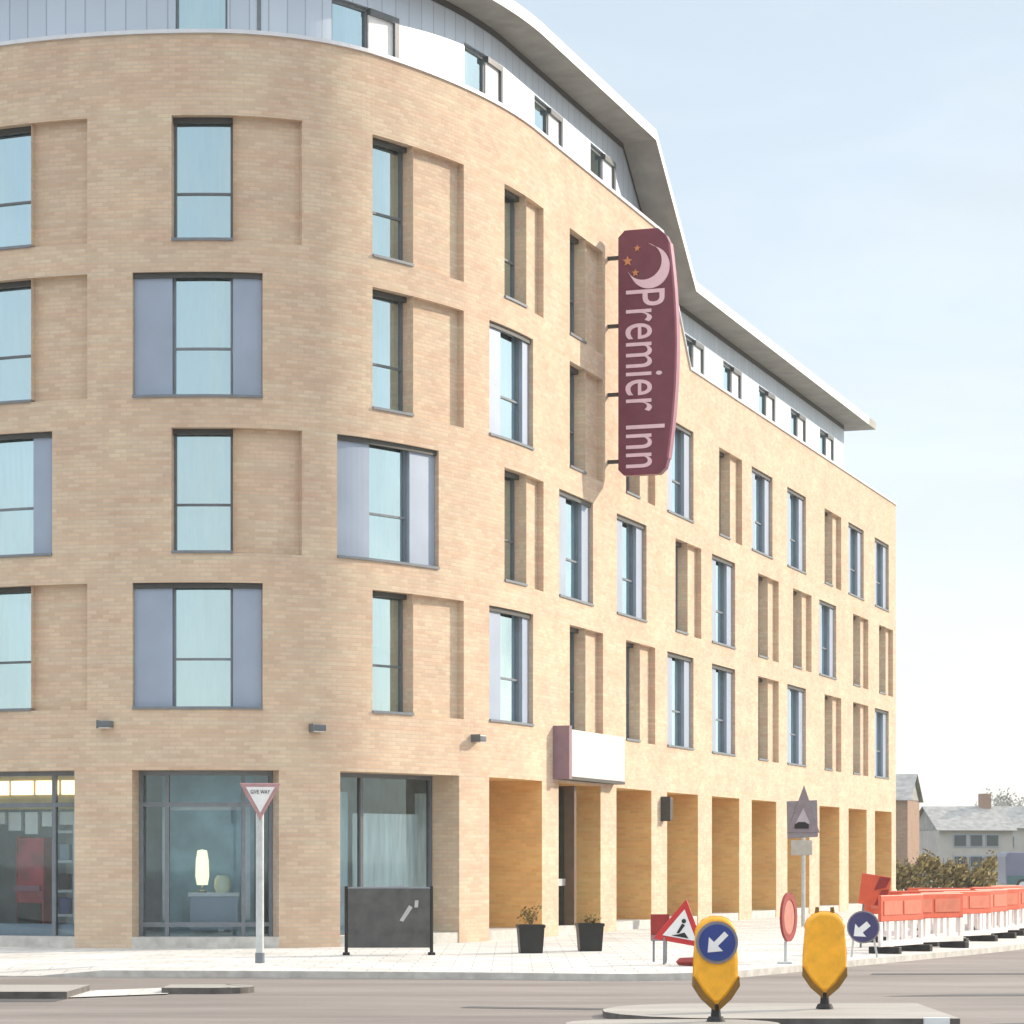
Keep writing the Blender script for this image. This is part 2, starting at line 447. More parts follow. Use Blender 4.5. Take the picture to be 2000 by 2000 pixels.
def empty(name, loc=(0,0,0), rz=0, label=None, cat=None, group=None):
    o = bpy.data.objects.new(name, None)
    COL.objects.link(o)
    o.location = loc; o.rotation_euler = (0, 0, rz)
    o.empty_display_size = 0.2
    if label: o['label'] = label
    if cat: o['category'] = cat
    if group: o['group'] = group
    return o
def tag(o, label, cat, group=None):
    o['label'] = label; o['category'] = cat
    if group: o['group'] = group
    return o
def struct(o): o['kind'] = 'structure'; return o
def text(name, body, size, extrude, mat, mw, parent=None, width=None, height=None):
    cu = bpy.data.curves.new(name, 'FONT')
    cu.body = body; cu.size = size; cu.extrude = extrude
    cu.align_x = 'CENTER'; cu.align_y = 'CENTER'
    tmp = bpy.data.objects.new(name, cu)
    COL.objects.link(tmp)
    dg = bpy.context.evaluated_depsgraph_get()
    me = bpy.data.meshes.new_from_object(tmp.evaluated_get(dg))
    bpy.data.objects.remove(tmp)
    xs = [v.co.x for v in me.vertices]; ys = [v.co.y for v in me.vertices]
    cx, cy = (min(xs)+max(xs))/2, (min(ys)+max(ys))/2
    sx = width/(max(xs)-min(xs)) if width else 1
    sy = height/(max(ys)-min(ys)) if height else sx
    for v in me.vertices:
        v.co = mw @ Vector(((v.co.x-cx)*sx, (v.co.y-cy)*sy, v.co.z))
    me.materials.clear(); me.materials.append(mat)
    o = bpy.data.objects.new(name, me)
    COL.objects.link(o)
    if parent: o.parent = parent
    return o
def copy_tree(o, parent=None):
    c = o.copy(); COL.objects.link(c); c.parent = parent
    for ch in [x for x in o.children]: copy_tree(ch, c)
    return c

# ------------------------------------------------------------------ the hotel's plan: one curved line, s metres along it
CX, Y0, R1, R2, R3, A1 = -5.5507, 48.2913, 10.104, 4.0502, 14.7516, 0.83254
AE = math.pi/2 - math.atan2(1800, 5200)
S1 = R2*A1; S2 = S1 + R3*(AE-A1)
p1 = (CX+R2*math.sin(A1), Y0+R2*(1-math.cos(A1)))
c3 = (p1[0]-R3*math.sin(A1), p1[1]+R3*math.cos(A1))
p2 = (c3[0]+R3*math.sin(AE), c3[1]-R3*math.cos(AE))
def plan(s):
    if s < 0:
        a = s/R1; return CX+R1*math.sin(a), Y0+R1*(1-math.cos(a)), a
    if s < S1:
        a = s/R2; return CX+R2*math.sin(a), Y0+R2*(1-math.cos(a)), a
    if s < S2:
        a = A1+(s-S1)/R3; return c3[0]+R3*math.sin(a), c3[1]-R3*math.cos(a), a
    return p2[0]+(s-S2)*math.cos(AE), p2[1]+(s-S2)*math.sin(AE), AE
def P(s, d=0.0, z=0.0):
    x, y, a = plan(s)
    return Vector((x-d*math.sin(a), y+d*math.cos(a), z))
def srange(s0, s1, step=0.14):
    if s0 >= S2-0.01: step = 6.0
    n = max(1, int(math.ceil((s1-s0)/step)))
    return [s0+(s1-s0)*i/n for i in range(n+1)]
def rquad(mb, s0, s1, z0, z1, d, mi=0):
    for a, b in zip(srange(s0, s1)[:-1], srange(s0, s1)[1:]):
        mb.face([P(a,d,z0), P(b,d,z0), P(b,d,z1), P(a,d,z1)], [(a,z0),(b,z0),(b,z1),(a,z1)], mi)
def rbox(mb, s0, s1, z0, z1, d0, d1, mi=0, step=0.14):
    ss = srange(s0, s1, step)
    fz = (lambda z, s: z(s)) 
    Z0 = z0 if callable(z0) else (lambda s: z0)
    Z1 = z1 if callable(z1) else (lambda s: z1)
    for a, b in zip(ss[:-1], ss[1:]):
        mb.face([P(a,d0,Z0(a)), P(b,d0,Z0(b)), P(b,d0,Z1(b)), P(a,d0,Z1(a))], [(a,Z0(a)),(b,Z0(b)),(b,Z1(b)),(a,Z1(a))], mi)
        mb.face([P(b,d1,Z0(b)), P(a,d1,Z0(a)), P(a,d1,Z1(a)), P(b,d1,Z1(b))], [(b,Z0(b)),(a,Z0(a)),(a,Z1(a)),(b,Z1(b))], mi)
        mb.face([P(a,d0,Z1(a)), P(b,d0,Z1(b)), P(b,d1,Z1(b)), P(a,d1,Z1(a))], [(a,d0),(b,d0),(b,d1),(a,d1)], mi)
        mb.face([P(a,d1,Z0(a)), P(b,d1,Z0(b)), P(b,d0,Z0(b)), P(a,d0,Z0(a))], [(a,d1),(b,d1),(b,d0),(a,d0)], mi)
    for s in (s0, s1):
        mb.face([P(s,d0,Z0(s)), P(s,d1,Z0(s)), P(s,d1,Z1(s)), P(s,d0,Z1(s))], [(s+d0,Z0(s)),(s+d1,Z0(s)),(s+d1,Z1(s)),(s+d0,Z1(s))], mi)
    return mb

S_LEFT, S_END = -10.0, 48.2
ROWS = [(4.34, 6.64), (7.17, 9.45), (10.0, 12.28), (12.84, 15.12)]
Z_HI, Z_LO = 16.6, 13.78
DS0, DS1 = 18.9, 21.4
def ztop(s):
    if s <= DS0: return Z_HI
    if s >= DS1: return Z_LO
    return Z_HI+(Z_LO-Z_HI)*(s-DS0)/(DS1-DS0)
ES0, ES1 = 17.6, 21.2
def zsof(s):
    if s <= ES0: return 18.49
    if s >= ES1: return 15.67
    return 18.49+(15.67-18.49)*(s-ES0)/(ES1-ES0)

WS = [-4.45, -0.63, 3.31, 7.70] + [11.67+4.2*k for k in range(9)]
BW = [2.24, 2.40, 2.75, 2.20] + [2.42]*9
TYPES = ['BGBGBBGGBGBBG', 'GBGBGGBGBBGBB', 'BGBGBBGBGGBGG', 'BBBBB']
WINW, D_PANEL, D_WIN, D_GREY, D_WING = 1.12, 0.14, 0.33, 0.09, 0.24
openings = []     # s0, s1, z0, z1, kind, W
for r, (z0, z1) in enumerate(ROWS):
    for c, t in enumerate(TYPES[r]):
        w = WS[c]
        if t == 'B': openings.append((w, w+BW[c], z0, z1, 'B', w))
        else:
            k = BW[c]/2.4
            openings.append((w-0.72*k, w+1.66*k, z0, z1, 'G', w))
GZ = 3.24
ground = [(-5.6, -2.46), (-1.36, 1.33), (2.55, 5.90), (7.03, 9.80)] + [(10.9+4.21*k, 10.9+4.21*k+(3.0 if k == 0 else 2.85)) for k in range(9)]
DG = [0.5, 0.55, 0.72, 1.35] + [1.0]*9
for g, (a, b) in enumerate(ground): openings.append((a, b, 0.0, GZ, 'S', DG[g]))

hotel = empty('hotel_building', P(9, 4, 0), 0, 'large buff brick hotel with a curved corner, stepped white attic and ground floor arcade', 'hotel')
def hp(o):                                   # parent without moving
    o.parent = hotel
    o.matrix_parent_inverse = Matrix.Translation(-Vector(hotel.location))
    return o

def wall_mesh(mb, s0, s1, zb, zt, ops, d=0.0):
    br = {s0, s1}
    for o in ops:
        for q in (o[0], o[1]):
            if s0 < q < s1: br.add(q)
    for q in (DS0, DS1, ES0, ES1, S2):
        if s0 < q < s1: br.add(q)
    br = sorted(br)
    fine = []
    for a, b in zip(br[:-1], br[1:]):
        fine += srange(a, b, 0.14 if b <= S2+0.01 else 1.5)[:-1]
    fine.append(s1)
    for a, b in zip(fine[:-1], fine[1:]):
        m = (a+b)/2
        iv = sorted((o[2], o[3]) for o in ops if o[0] < m < o[1])
        z = None; segs = []; lo = 'b'
        for (q0, q1) in iv:
            segs.append((lo, q0)); lo = q1
        segs.append((lo, 't'))
        for (u, v) in segs:
            ua = zb(a) if u == 'b' else u; ub = zb(b) if u == 'b' else u
            va = zt(a) if v == 't' else v; vb = zt(b) if v == 't' else v
            if va-ua < 0.002 and vb-ub < 0.002: continue
            mb.face([P(a,d,ua), P(b,d,ub), P(b,d,vb), P(a,d,va)], [(a,ua),(b,ub),(b,vb),(a,va)])

def reveals(mb, s0, s1, z0, z1, d0, d1, floor=True):
    for a, b in zip(srange(s0,s1)[:-1], srange(s0,s1)[1:]):
        mb.face([P(a,d0,z1), P(b,d0,z1), P(b,d1,z1), P(a,d1,z1)], [(a,z1+d0),(b,z1+d0),(b,z1+d1),(a,z1+d1)])
        if floor: mb.face([P(a,d1,z0), P(b,d1,z0), P(b,d0,z0), P(a,d0,z0)], [(a,z0-d1),(b,z0-d1),(b,z0-d0),(a,z0-d0)])
    for s, sg in ((s0, 1), (s1, -1)):
        mb.face([P(s,d0,z0), P(s,d1,z0), P(s,d1,z1), P(s,d0,z1)], [(s+sg*d0,z0),(s+sg*d1,z0),(s+sg*d1,z1),(s+sg*d0,z1)])

# ---- brick walls: street front, far end, back
wb = MB()
wall_mesh(wb, S_LEFT, S_END, lambda s: 0.0, ztop, openings)
for (s0, s1, z0, z1, k, w) in openings:
    if k == 'B':
        ws = w+WINW
        reveals(wb, ws, s1, z0, z1, 0, D_PANEL)
        rquad(wb, ws, s1, z0, z1, D_PANEL)
        # window pocket: full-depth reveal, right cheek starts at the face of the sunk panel
        for a, b in zip(srange(s0,ws)[:-1], srange(s0,ws)[1:]):
            wb.face([P(a,0,z1), P(b,0,z1), P(b,D_WIN,z1), P(a,D_WIN,z1)], [(a,z1),(b,z1),(b,z1+D_WIN),(a,z1+D_WIN)])
            wb.face([P(a,D_WIN,z0), P(b,D_WIN,z0), P(b,0,z0), P(a,0,z0)], [(a,z0-D_WIN),(b,z0-D_WIN),(b,z0),(a,z0)])
        wb.face([P(s0,0,z0), P(s0,D_WIN,z0), P(s0,D_WIN,z1), P(s0,0,z1)], [(s0,z0),(s0+D_WIN,z0),(s0+D_WIN,z1),(s0,z1)])
        wb.face([P(ws,D_PANEL,z0), P(ws,D_WIN,z0), P(ws,D_WIN,z1), P(ws,D_PANEL,z1)], [(ws,z0),(ws-.26,z0),(ws-.26,z1),(ws,z1)])
    elif k == 'G':
        reveals(wb, s0, s1, z0, z1, 0, D_WIN+0.1)
    elif s0 < 6.5:
        reveals(wb, s0, s1, z0, z1, 0, w, floor=False)
DB = 14.0
E0, E1, Q2, Q0 = P(S_END), P(S_END, DB), P(S2+0.05, DB), P(S_LEFT)
def vwall(mb, a, b, z0, z1, mi=0):
    L = (b-a).length
    mb.face([(a.x,a.y,z0),(b.x,b.y,z0),(b.x,b.y,z1),(a.x,a.y,z1)], [(0,z0),(L,z0),(L,z1),(0,z1)], mi)
vwall(wb, E0, E1, 0, Z_LO); vwall(wb, E1, P(DS1, DB), 0, Z_LO); vwall(wb, P(DS1, DB), Q2, 0, Z_HI); vwall(wb, Q2, Q0, 0, Z_HI)
hp(wb.build('wall', M['brick'], merge=False))

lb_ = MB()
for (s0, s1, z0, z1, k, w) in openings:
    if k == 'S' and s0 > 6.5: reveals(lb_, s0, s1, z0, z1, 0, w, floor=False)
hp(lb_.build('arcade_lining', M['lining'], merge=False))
# ---- coping round the parapet, terrace behind it
cb = MB()
for a, b in ((S_LEFT, DS0), (DS0, DS1), (DS1, S_END)):
    rbox(cb, a, b, ztop, lambda s: ztop(s)+0.07, -0.04, 0.34, step=0.2)
hp(cb.build('coping', M['coping']))
tb = MB()
for a, b in ((S_LEFT, DS0), (DS1, S_END)):
    for u, v in zip(srange(a,b)[:-1], srange(a,b)[1:]):
        tb.face([P(u,0.1,ztop(u)-0.15), P(v,0.1,ztop(v)-0.15), P(v,0.75,ztop(v)-0.15), P(u,0.75,ztop(u)-0.15)])
tb.face([P(42.0,0.1,Z_LO-0.16), P(S_END-0.1,0.1,Z_LO-0.16), P(S_END-0.1,DB,Z_LO-0.16), P(42.0,DB,Z_LO-0.16)])
hp(tb.build('terrace', M['roof']))

# ---- attic
DA = 0.6
S_ATT = 42.5
att_ops = []
for k in (0, 1, 2, 4, 5, 6, 7, 8):
    s = 7.1+3.98*k
    t = 17.87 if k < 4 else 15.05
    att_ops.append((s, s+1.95, t-1.12, t, 'A', s))
att_ops.append((2.78, 4.72, 16.78, 17.72, 'A', 2.78))
att_ops.append((-0.67, 0.38, 16.78, 17.9, 'L', -0.67))
att_ops.append((-5.6, -4.5, 16.78, 17.9, 'L', -5.6))
ab = MB()
wall_mesh(ab, S_LEFT, S_ATT, lambda s: ztop(s)-0.15, zsof, att_ops, DA)
for o in att_ops: reveals(ab, o[0], o[1], o[2], o[3], DA, DA+0.2)
vwall(ab, P(S_ATT,DA), P(S_ATT,DB), Z_LO-0.15, 15.67)
vwall(ab, P(DS1,DB), P(S_ATT,DB), Z_LO-0.15, 15.67)
hp(ab.build('attic_wall', M['cladding'], merge=False))
# dark joint between two runs of cladding
jb = MB(); rbox(jb, 1.02, 1.10, 16.68, 18.45, DA-0.03, DA+0.02)
hp(jb.build('downpipe', M['greyframe']))

# ---- roof: eaves that drop one storey along the straight front
rb = MB()
DO = -0.22
ss = srange(S_LEFT, S2)+[ES0, ES1, S_ATT]
for a, b in zip(ss[:-1], ss[1:]):
    rb.face([P(a,DO,zsof(a)), P(b,DO,zsof(b)), P(b,DA+0.3,zsof(b)), P(a,DA+0.3,zsof(a))], None, 1)
    rb.face([P(a,DO,zsof(a)), P(b,DO,zsof(b)), P(b,DO,zsof(b)+0.24), P(a,DO,zsof(a)+0.24)], None, 2)
    if a >= S2-0.01:
        rb.face([P(a,DO,zsof(a)+0.24), P(b,DO,zsof(b)+0.24), P(b,DB+0.3,zsof(b)+0.24), P(a,DB+0.3,zsof(a)+0.24)], None, 0)
e = S_ATT
rb.face([P(e,DO,zsof(e)), P(e,DB+.3,zsof(e)), P(e,DB+.3,zsof(e)+.24), P(e,DO,zsof(e)+.24)], None, 2)
pol = [P(s,DO,18.73) for s in srange(S_LEFT, S2)] + [P(S2,DB+.3,18.73)]
rb.face(pol, None, 0)
# dark strip painting the eave's shade where soffit meets attic wall
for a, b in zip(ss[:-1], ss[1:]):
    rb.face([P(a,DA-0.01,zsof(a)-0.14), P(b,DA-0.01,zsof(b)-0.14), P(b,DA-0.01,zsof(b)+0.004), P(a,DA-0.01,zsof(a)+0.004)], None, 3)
hp(rb.build('roof', [M['roof'], M['soffit'], M['fascia'], M['darktrim']], merge=False))
# projecting eave end beyond the attic wall
xb = MB(); rbox(xb, S_ATT, S_ATT+1.1, 15.67, 15.91, DO, 3.0)
hp(xb.build('eave_end', M['soffit']))

# ---- upper windows
def frame_bars(mb, s0, s1, z0, z1, d0, d1, t=0.055, mids=(), vert=()):
    rbox(mb, s0, s0+t, z0, z1, d0, d1); rbox(mb, s1-t, s1, z0, z1, d0, d1)
    rbox(mb, s0+t, s1-t, z0, z0+t, d0, d1); rbox(mb, s0+t, s1-t, z1-t, z1, d0, d1)
    for q in mids: rbox(mb, s0+t, s1-t, q-t*0.5, q+t*0.5, d0+0.004, d1-0.004)
    for q in vert: rbox(mb, q-t*0.5, q+t*0.5, z0+t, z1-t, d0+0.002, d1-0.002)
def window(s0, s1, z0, z1, d, blind, mids=(), vert=(), fm='frame', glass='glass', t=0.042, name='window', drop=0.0):
    fb = MB(); frame_bars(fb, s0+0.004, s1-0.004, z0+0.004, z1-0.004, d-0.07, d, t, mids, vert)
    f = hp(fb.build(name, M[fm], merge=False))
    pb = MB(); rquad(pb, s0+t, s1-t, z0+t, z1-t, d-0.03)
    p = pb.build('pane', M[glass], merge=False); p.parent = f; p.matrix_parent_inverse = f.matrix_world.inverted()
    bb = MB(); rquad(bb, s0, s1, z0+drop, z1, d+0.16)
    q = bb.build('blind', M[blind], merge=False); q.parent = f
    if drop:
        lb = MB(); rquad(lb, s0, s1, z0, z0+drop, d+0.2)
        l = lb.build('lining', M['blueroom'], merge=False); l.parent = f
    return f
def sub(mb, name, mat, par):
    o = mb.build(name, mat, merge=False); o.parent = par
    return o
rnd = random.Random(3)
for (s0, s1, z0, z1, k, w) in openings:
    if k not in 'BG': continue
    ws = w+WINW
    tz = z0+0.40*(z1-z0)
    bl = rnd.choice(['blind', 'curtain', 'curtain', 'blind'])
    dr = rnd.choice([0, 0, 0, 0.45, 0.9, 1.3]) if w > -5 else 0
    if z1 > 15 and abs(w+0.63) < .01: bl = 'blueroom'
    if z1 > 12 and w < -4: bl = 'blueroom'
    if k == 'B':
        f = window(s0, ws, z0, z1, D_WIN, bl, (tz,), drop=dr)
    else:
        f = window(w, ws, z0, z1, D_WING, bl, (tz,), fm='greyframe', drop=dr)
        pb = MB(); rbox(pb, s0+0.006, w, z0+0.006, z1-0.006, D_GREY, D_WING+0.02); sub(pb, 'side_panel', M['panel'], f)
        pb = MB(); rbox(pb, ws, s1-0.006, z0+0.006, z1-0.006, D_GREY, D_WING+0.02); sub(pb, 'side_panel', M['panel'], f)
    hb = MB(); rbox(hb, s0+0.004, (ws-0.004 if k == 'B' else s1-0.004), z1-0.10, z1-0.003, (0.16 if k == 'B' else 0.05), (D_WIN-0.075 if k == 'B' else D_GREY-0.004)); sub(hb, 'head_trim', M['darktrim'], f)  # added dark bar standing in for shade under the opening head
    sb = MB(); rbox(sb, s0+0.003, (ws if k == 'B' else s1-0.003), z0+0.001, z0+0.05, (0.0 if k == 'B' else 0.0)-0.03, D_WIN-0.08 if k == 'B' else D_GREY)
    sub(sb, 'sill', M['greyframe'], f)
for (s0, s1, z0, z1, k, w) in att_ops:
    if k == 'L':
        window(s0, s1, z0, z1, DA+0.12, 'blueroom', (), (), 'greyframe', name='attic_window')
    else:
        wm = s0+0.56*(s1-s0)
        f = window(s0, wm, z0, z1, DA+0.14, 'curtain', (), (), 'frame', t=0.07, name='attic_window')
        pb = MB(); rbox(pb, wm, s1-0.13, z0, z1-0.12, DA+0.04, DA+0.16); sub(pb, 'side_panel', M['whitepaint'], f)
        pb = MB(); rbox(pb, s1-0.13, s1-0.002, z0, z1-0.002, DA-0.02, DA+0.16); rbox(pb, wm, s1-0.13, z1-0.12, z1-0.002, DA-0.02, DA+0.16); sub(pb, 'trim', M['frame'], f)

# ---- ground floor: glazing set back in the arcade, room behind
ib = MB()
DI = 4.2
for a, b in zip(srange(S_LEFT, S2, 0.3)[:-1], srange(S_LEFT, S2, 0.3)[1:]):
    D = 3.0
    ib.face([P(a,D,0), P(b,D,0), P(b,D,3.6), P(a,D,3.6)])
    ib.face([P(a,0.3,3.42), P(b,0.3,3.42), P(b,D,3.42), P(a,D,3.42)])
ib.face([P(S2,3.0,0), P(S_END-.3,3.0,0), P(S_END-.3,3.0,3.6), P(S2,3.0,3.6)])
ib.face([P(S2,0.3,3.42), P(S_END-.3,0.3,3.42), P(S_END-.3,3.0,3.42), P(S2,3.0,3.42)])
hp(ib.build('interior', M['interior'], merge=False))
for g, (a, b) in enumerate(ground):
    d = DG[g]
    if g == 0: mids, vert = (2.62,), (a+1.1, b-0.62)
    elif g == 1: mids, vert = (2.62, 0.42), (a+0.55, b-0.62)
    elif g == 2: mids, vert = (), (a+1.12,)
    else: mids, vert = (2.5,), (a+0.9, a+1.9)
    fb = MB()
    frame_bars(fb, a+0.003, b-0.003, 0.13, GZ-0.003, d-0.09, d, 0.08, mids, vert)
    f = hp(fb.build('shop_window', M['frame'] if g > 1 else M['greyframe'], merge=False))
    pb = MB(); rquad(pb, a+0.08, b-0.08, 0.2, GZ-0.08, d-0.04)
    p = pb.build('pane', M['shopglass'], merge=False); p.parent = f
    if g == 2:
        bb = MB(); rquad(bb, a+0.1, a+1.08, 0.2, GZ-0.35, d+0.25); sub(bb, 'blind', M['curtain'], f)
        bb = MB(); rquad(bb, a+1.14, b-0.1, 0.2, GZ-0.75, d+0.18); sub(bb, 'curtain', M['blind'], f)
    if g > 2:
        bb = MB(); rquad(bb, a+0.1, b-0.1, 0.2, GZ-0.3, d+0.4); sub(bb, 'blind', M['curtain'], f)
    th = MB(); rbox(th, a, b, -0.02, 0.2, -0.0 if g < 2 else 0.02, d); sub(th, 'threshold', M['kerb'] , f)
# entrance door jamb in the first bay of the straight front
db = MB(); rbox(db, 12.05, 12.2, 0.13, 3.2, 0.02, 0.95)
f = hp(db.build('entrance_door', plain('bronze_door', (0.12, 0.075, 0.045), 0.5)))
pb = MB(); rbox(pb, 11.05, 12.05, 0.2, 3.1, 0.25, 0.29); sub(pb, 'pane', M['shopglass'], f)
pb = MB(); rbox(pb, 11.0, 12.05, 1.05, 1.2, 0.22, 0.32); sub(pb, 'push_bar', M['polegrey'], f)

# ---- small wall lamps, string of three round the corner and one in the arcade
for s, z in ((-1.83, 4.07), (2.03, 4.02), (6.45, 3.98)):
    lb = MB(); rbox(lb, s-0.13, s+0.13, z-0.06, z+0.06, -0.20, 0.002)
    o = hp(lb.build('wall_lamp', M['frame'], bevel=0.015))
    lb = MB(); rbox(lb, s-0.10, s+0.10, z-0.075, z-0.055, -0.18, -0.04); sub(lb, 'lens', M['signwhite'], o)
lb = MB(); rbox(lb, 18.75, 19.05, 2.55, 3.1, -0.22, 0.002)
hp(lb.build('wall_lamp', M['darktrim'], bevel=0.02))

# ---- entrance fascia over the arcade: white board with purple end
eb = MB(); rbox(eb, 10.72, 14.9, 3.36, 4.36, -0.26, 0.01)
f = hp(eb.build('entrance_fascia', M['cream'], bevel=0.01))
eb = MB(); rbox(eb, 10.52, 10.71, 3.30, 4.42, -0.36, 0.01); sub(eb, 'end_panel', M['mauve'], f)
eb = MB(); rbox(eb, 10.73, 14.9, 3.30, 3.355, -0.27, 0.3); sub(eb, 'soffit', M['darktrim'], f)

# ---- things in the two shop windows
def at(s, d, z=0.13): return P(s, d, z)
def item(name, mb, mat, label, cat, group=None, **k):
    return tag(mb.build(name, mat, **k), label, cat, group)
mb = MB(); rbox(mb, -4.12, -3.50, 0.30, 2.02, 0.75, 1.3)
t = empty('display_stand', at(-3.4, 1.2), 0, 'dark red display stand inside the left shop window', 'display stand')
def att(mb, name, mat, par, **k):
    o = mb.build(name, mat, **k); o.parent = par; o.matrix_parent_inverse = Matrix.Translation(-Vector(par.location)) if tuple(par.rotation_euler) == (0,0,0) else par.matrix_basis.inverted()
    return o
att(mb, 'cabinet', M['displayred'], t, bevel=0.02)
mb = MB(); rbox(mb, -4.14, -3.56, 1.02, 1.12, 0.69, 0.745); att(mb, 'price_strip', M['purpleedge'], t)
mb = MB(); rbox(mb, -4.08, -3.54, 0.36, 0.8, 0.70, 0.745); att(mb, 'lower_door', M['black'], t)
t = empty('shop_shelving', at(-2.8, 1.0), 0, 'white shelving unit at the right of the left shop window', 'shelving')
mb = MB()
for s in (-3.25, -2.82): rbox(mb, s-0.03, s+0.03, 0.15, 2.5, 0.75, 1.15)
att(mb, 'upright', M['shelf'], t)
for z in (0.55, 1.0, 1.55, 2.1):
    mb = MB(); rbox(mb, -3.22, -2.85, z, z+0.05, 0.72, 1.15); att(mb, 'shelf', M['shelf'], t)
for k, z in enumerate((0.6, 1.05, 1.6)):
    mb = MB(); rbox(mb, -3.17, -2.95, z, z+0.3, 0.8, 1.05)
    o = item('shop_box', mb, M['black'] if k == 1 else M['signblue'] if k == 0 else M['panel'], ['dark blue box on the lowest shelf in the left shop window', 'black box on the middle shelf in the left shop window', 'grey box on the upper shelf in the left shop window'][k], 'box', 'boxes on the shop shelving', bevel=0.01)
mb = MB()
t = empty('shop_light_box', at(-4, 0.8, 2.9), 0, 'lit cream light box across the top of the left shop window', 'light box')
for k in range(5):
    mb = MB(); rbox(mb, -5.4+0.58*k, -4.9+0.58*k, 2.82, 3.08, 0.72, 0.76); att(mb, 'light_panel', M['warmlight'], t)
mb = MB(); rbox(mb, -5.55, -2.5, 2.55, 3.22, 0.77, 0.9); att(mb, 'back_board', M['oak'], t)
mb = MB()
for k in range(7):
    s = -5.2+0.4*k
    rbox(mb, s, s+0.3, 2.18+0.1*math.sin(k*1.7), 2.5, 0.85, 0.95)
item('hanging_banner', mb, M['signwhite'], 'white scalloped paper banner hung below the cream light box', 'banner')
mb = MB(); rbox(mb, -5.5, -2.55, 0.2, 0.42, 0.56, 0.75)
item('window_plinth', mb, M['panel'], 'low grey display plinth along the foot of the left shop window', 'plinth')
# right-hand shop window: white portal frame, counter, pale vase
t = empty('display_arch', at(-0.6, 1.0), 0, 'tall white portal frame inside the blue tinted shop window', 'arch')
for q in ((-0.98, -0.86, 0.5, 2.62), (0.78, 0.9, 0.5, 2.62)):
    mb = MB(); rbox(mb, *q, 0.8, 0.92); att(mb, 'post', M['shelf'], t)
mb = MB(); rbox(mb, -0.86, 0.78, 2.52, 2.62, 0.8, 0.92); att(mb, 'lintel', M['shelf'], t)
t = empty('shop_counter', at(0.2, 1.2), 0, 'white topped blue grey counter in the right hand shop window', 'counter')
mb = MB(); rbox(mb, -0.45, 0.62, 0.3, 0.93, 0.95, 1.3); att(mb, 'base', M['panel'], t)
mb = MB(); rbox(mb, -0.48, 0.66, 0.93, 1.0, 0.9, 1.34); att(mb, 'top', M['shelf'], t)
pv = at(-0.22, 1.1, 1.0)
t = empty('table_lamp', pv, 0, 'lit tall cream lamp on the shop counter', 'lamp')
mb = MB().lathe([(0.0,0),(0.09,0),(0.09,0.03),(0.02,0.05),(0.02,0.16),(0.0,0.16)]); mb.build('lamp_base', M['greyframe'], t, smooth=True)
mb = MB().lathe([(0.10,0.14),(0.13,0.3),(0.12,0.6),(0.09,0.78),(0.0,0.80)]); mb.build('lamp_shade', emit_mat('lamp_shade_glow', (1.0, 0.95, 0.62), 0.55), t, smooth=True)
pv = at(0.25, 1.1, 1.0)
mb = MB().lathe([(0.0,0),(0.12,0),(0.16,0.1),(0.15,0.25),(0.1,0.32)], pv)
item('display_bowl', mb, M['ceramic'], 'short round cream pot right of the lit lamp on the shop counter', 'pot', smooth=True)
bk = MB(); rbox(bk, -1.3, 1.3, 0.15, 3.2, 1.9, 1.95)  # added board; sky reflection in the glass painted as its blue
item('shop_backdrop', bk, plain('blue_backdrop', (0.36, 0.56, 0.66), 0.7, 0, 0.25, 2), 'plain blue grey backdrop board behind the shop counter', 'backdrop')

# ------------------------------------------------------------------ projecting hotel sign
tv = Vector((math.cos(AE), math.sin(AE), 0)); nv = Vector((math.sin(AE), -math.cos(AE), 0))
SS = S2 + (59.55-p2[1])/math.sin(AE)
base = P(SS, 0, 0)
sign = empty('projecting_sign', (base.x, base.y, 10.17), 0, 'tall purple projecting hotel sign with pale crescent moon and vertical lettering', 'sign')
def spt(u, w, z): return base + nv*u + tv*w + Vector((0, 0, z))      # u out from wall, w along wall, z height
ou = []
N = 16
for i in range(N+1):
    q = i/N; z = 10.17+q*5.46
    ou.append((1.32+0.30*math.sin(math.pi*min(1, max(0, q*0.9+0.03)))**0.8, z))
outl = [(0.27, 10.30), (0.40, 10.17)] + [(ou[0][0]-0.14, 10.17)] + [(ou[0][0], 10.3)] + ou[1:-1] + [(ou[-1][0]-0.02, 15.45), (ou[-1][0]-0.22, 15.63), (0.42, 15.63), (0.27, 15.48)]
def sprism(outline, w0, w1, name, mat, par, bevel=0.0):
    mb = MB()
    mb.face([spt(u, w0, z) for u, z in outline]); mb.face([spt(u, w1, z) for u, z in reversed(outline)])
    n = len(outline)
    for i in range(n):
        (a, b), (c, d) = outline[i], outline[(i+1) % n]
        mb.face([spt(a,w0,b), spt(a,w1,b), spt(c,w1,d), spt(c,w0,d)])
    o = mb.build(name, mat, bevel=bevel); o.parent = par; o.matrix_parent_inverse = Matrix.Translation(-Vector(par.location))
    return o
sprism(outl, -0.12, 0.12, 'panel', M['purple'], sign, 0.02)
# outer edge strip, sunlight put into its paler purple
edge = [(u+0.002, z) for u, z in ou[1:-1]]
eo = [(u-0.035, z) for u, z in edge] + [(u+0.012, z) for u, z in reversed(edge)]
sprism(eo, -0.126, 0.126, 'edge_trim', M['purpleedge'], sign)
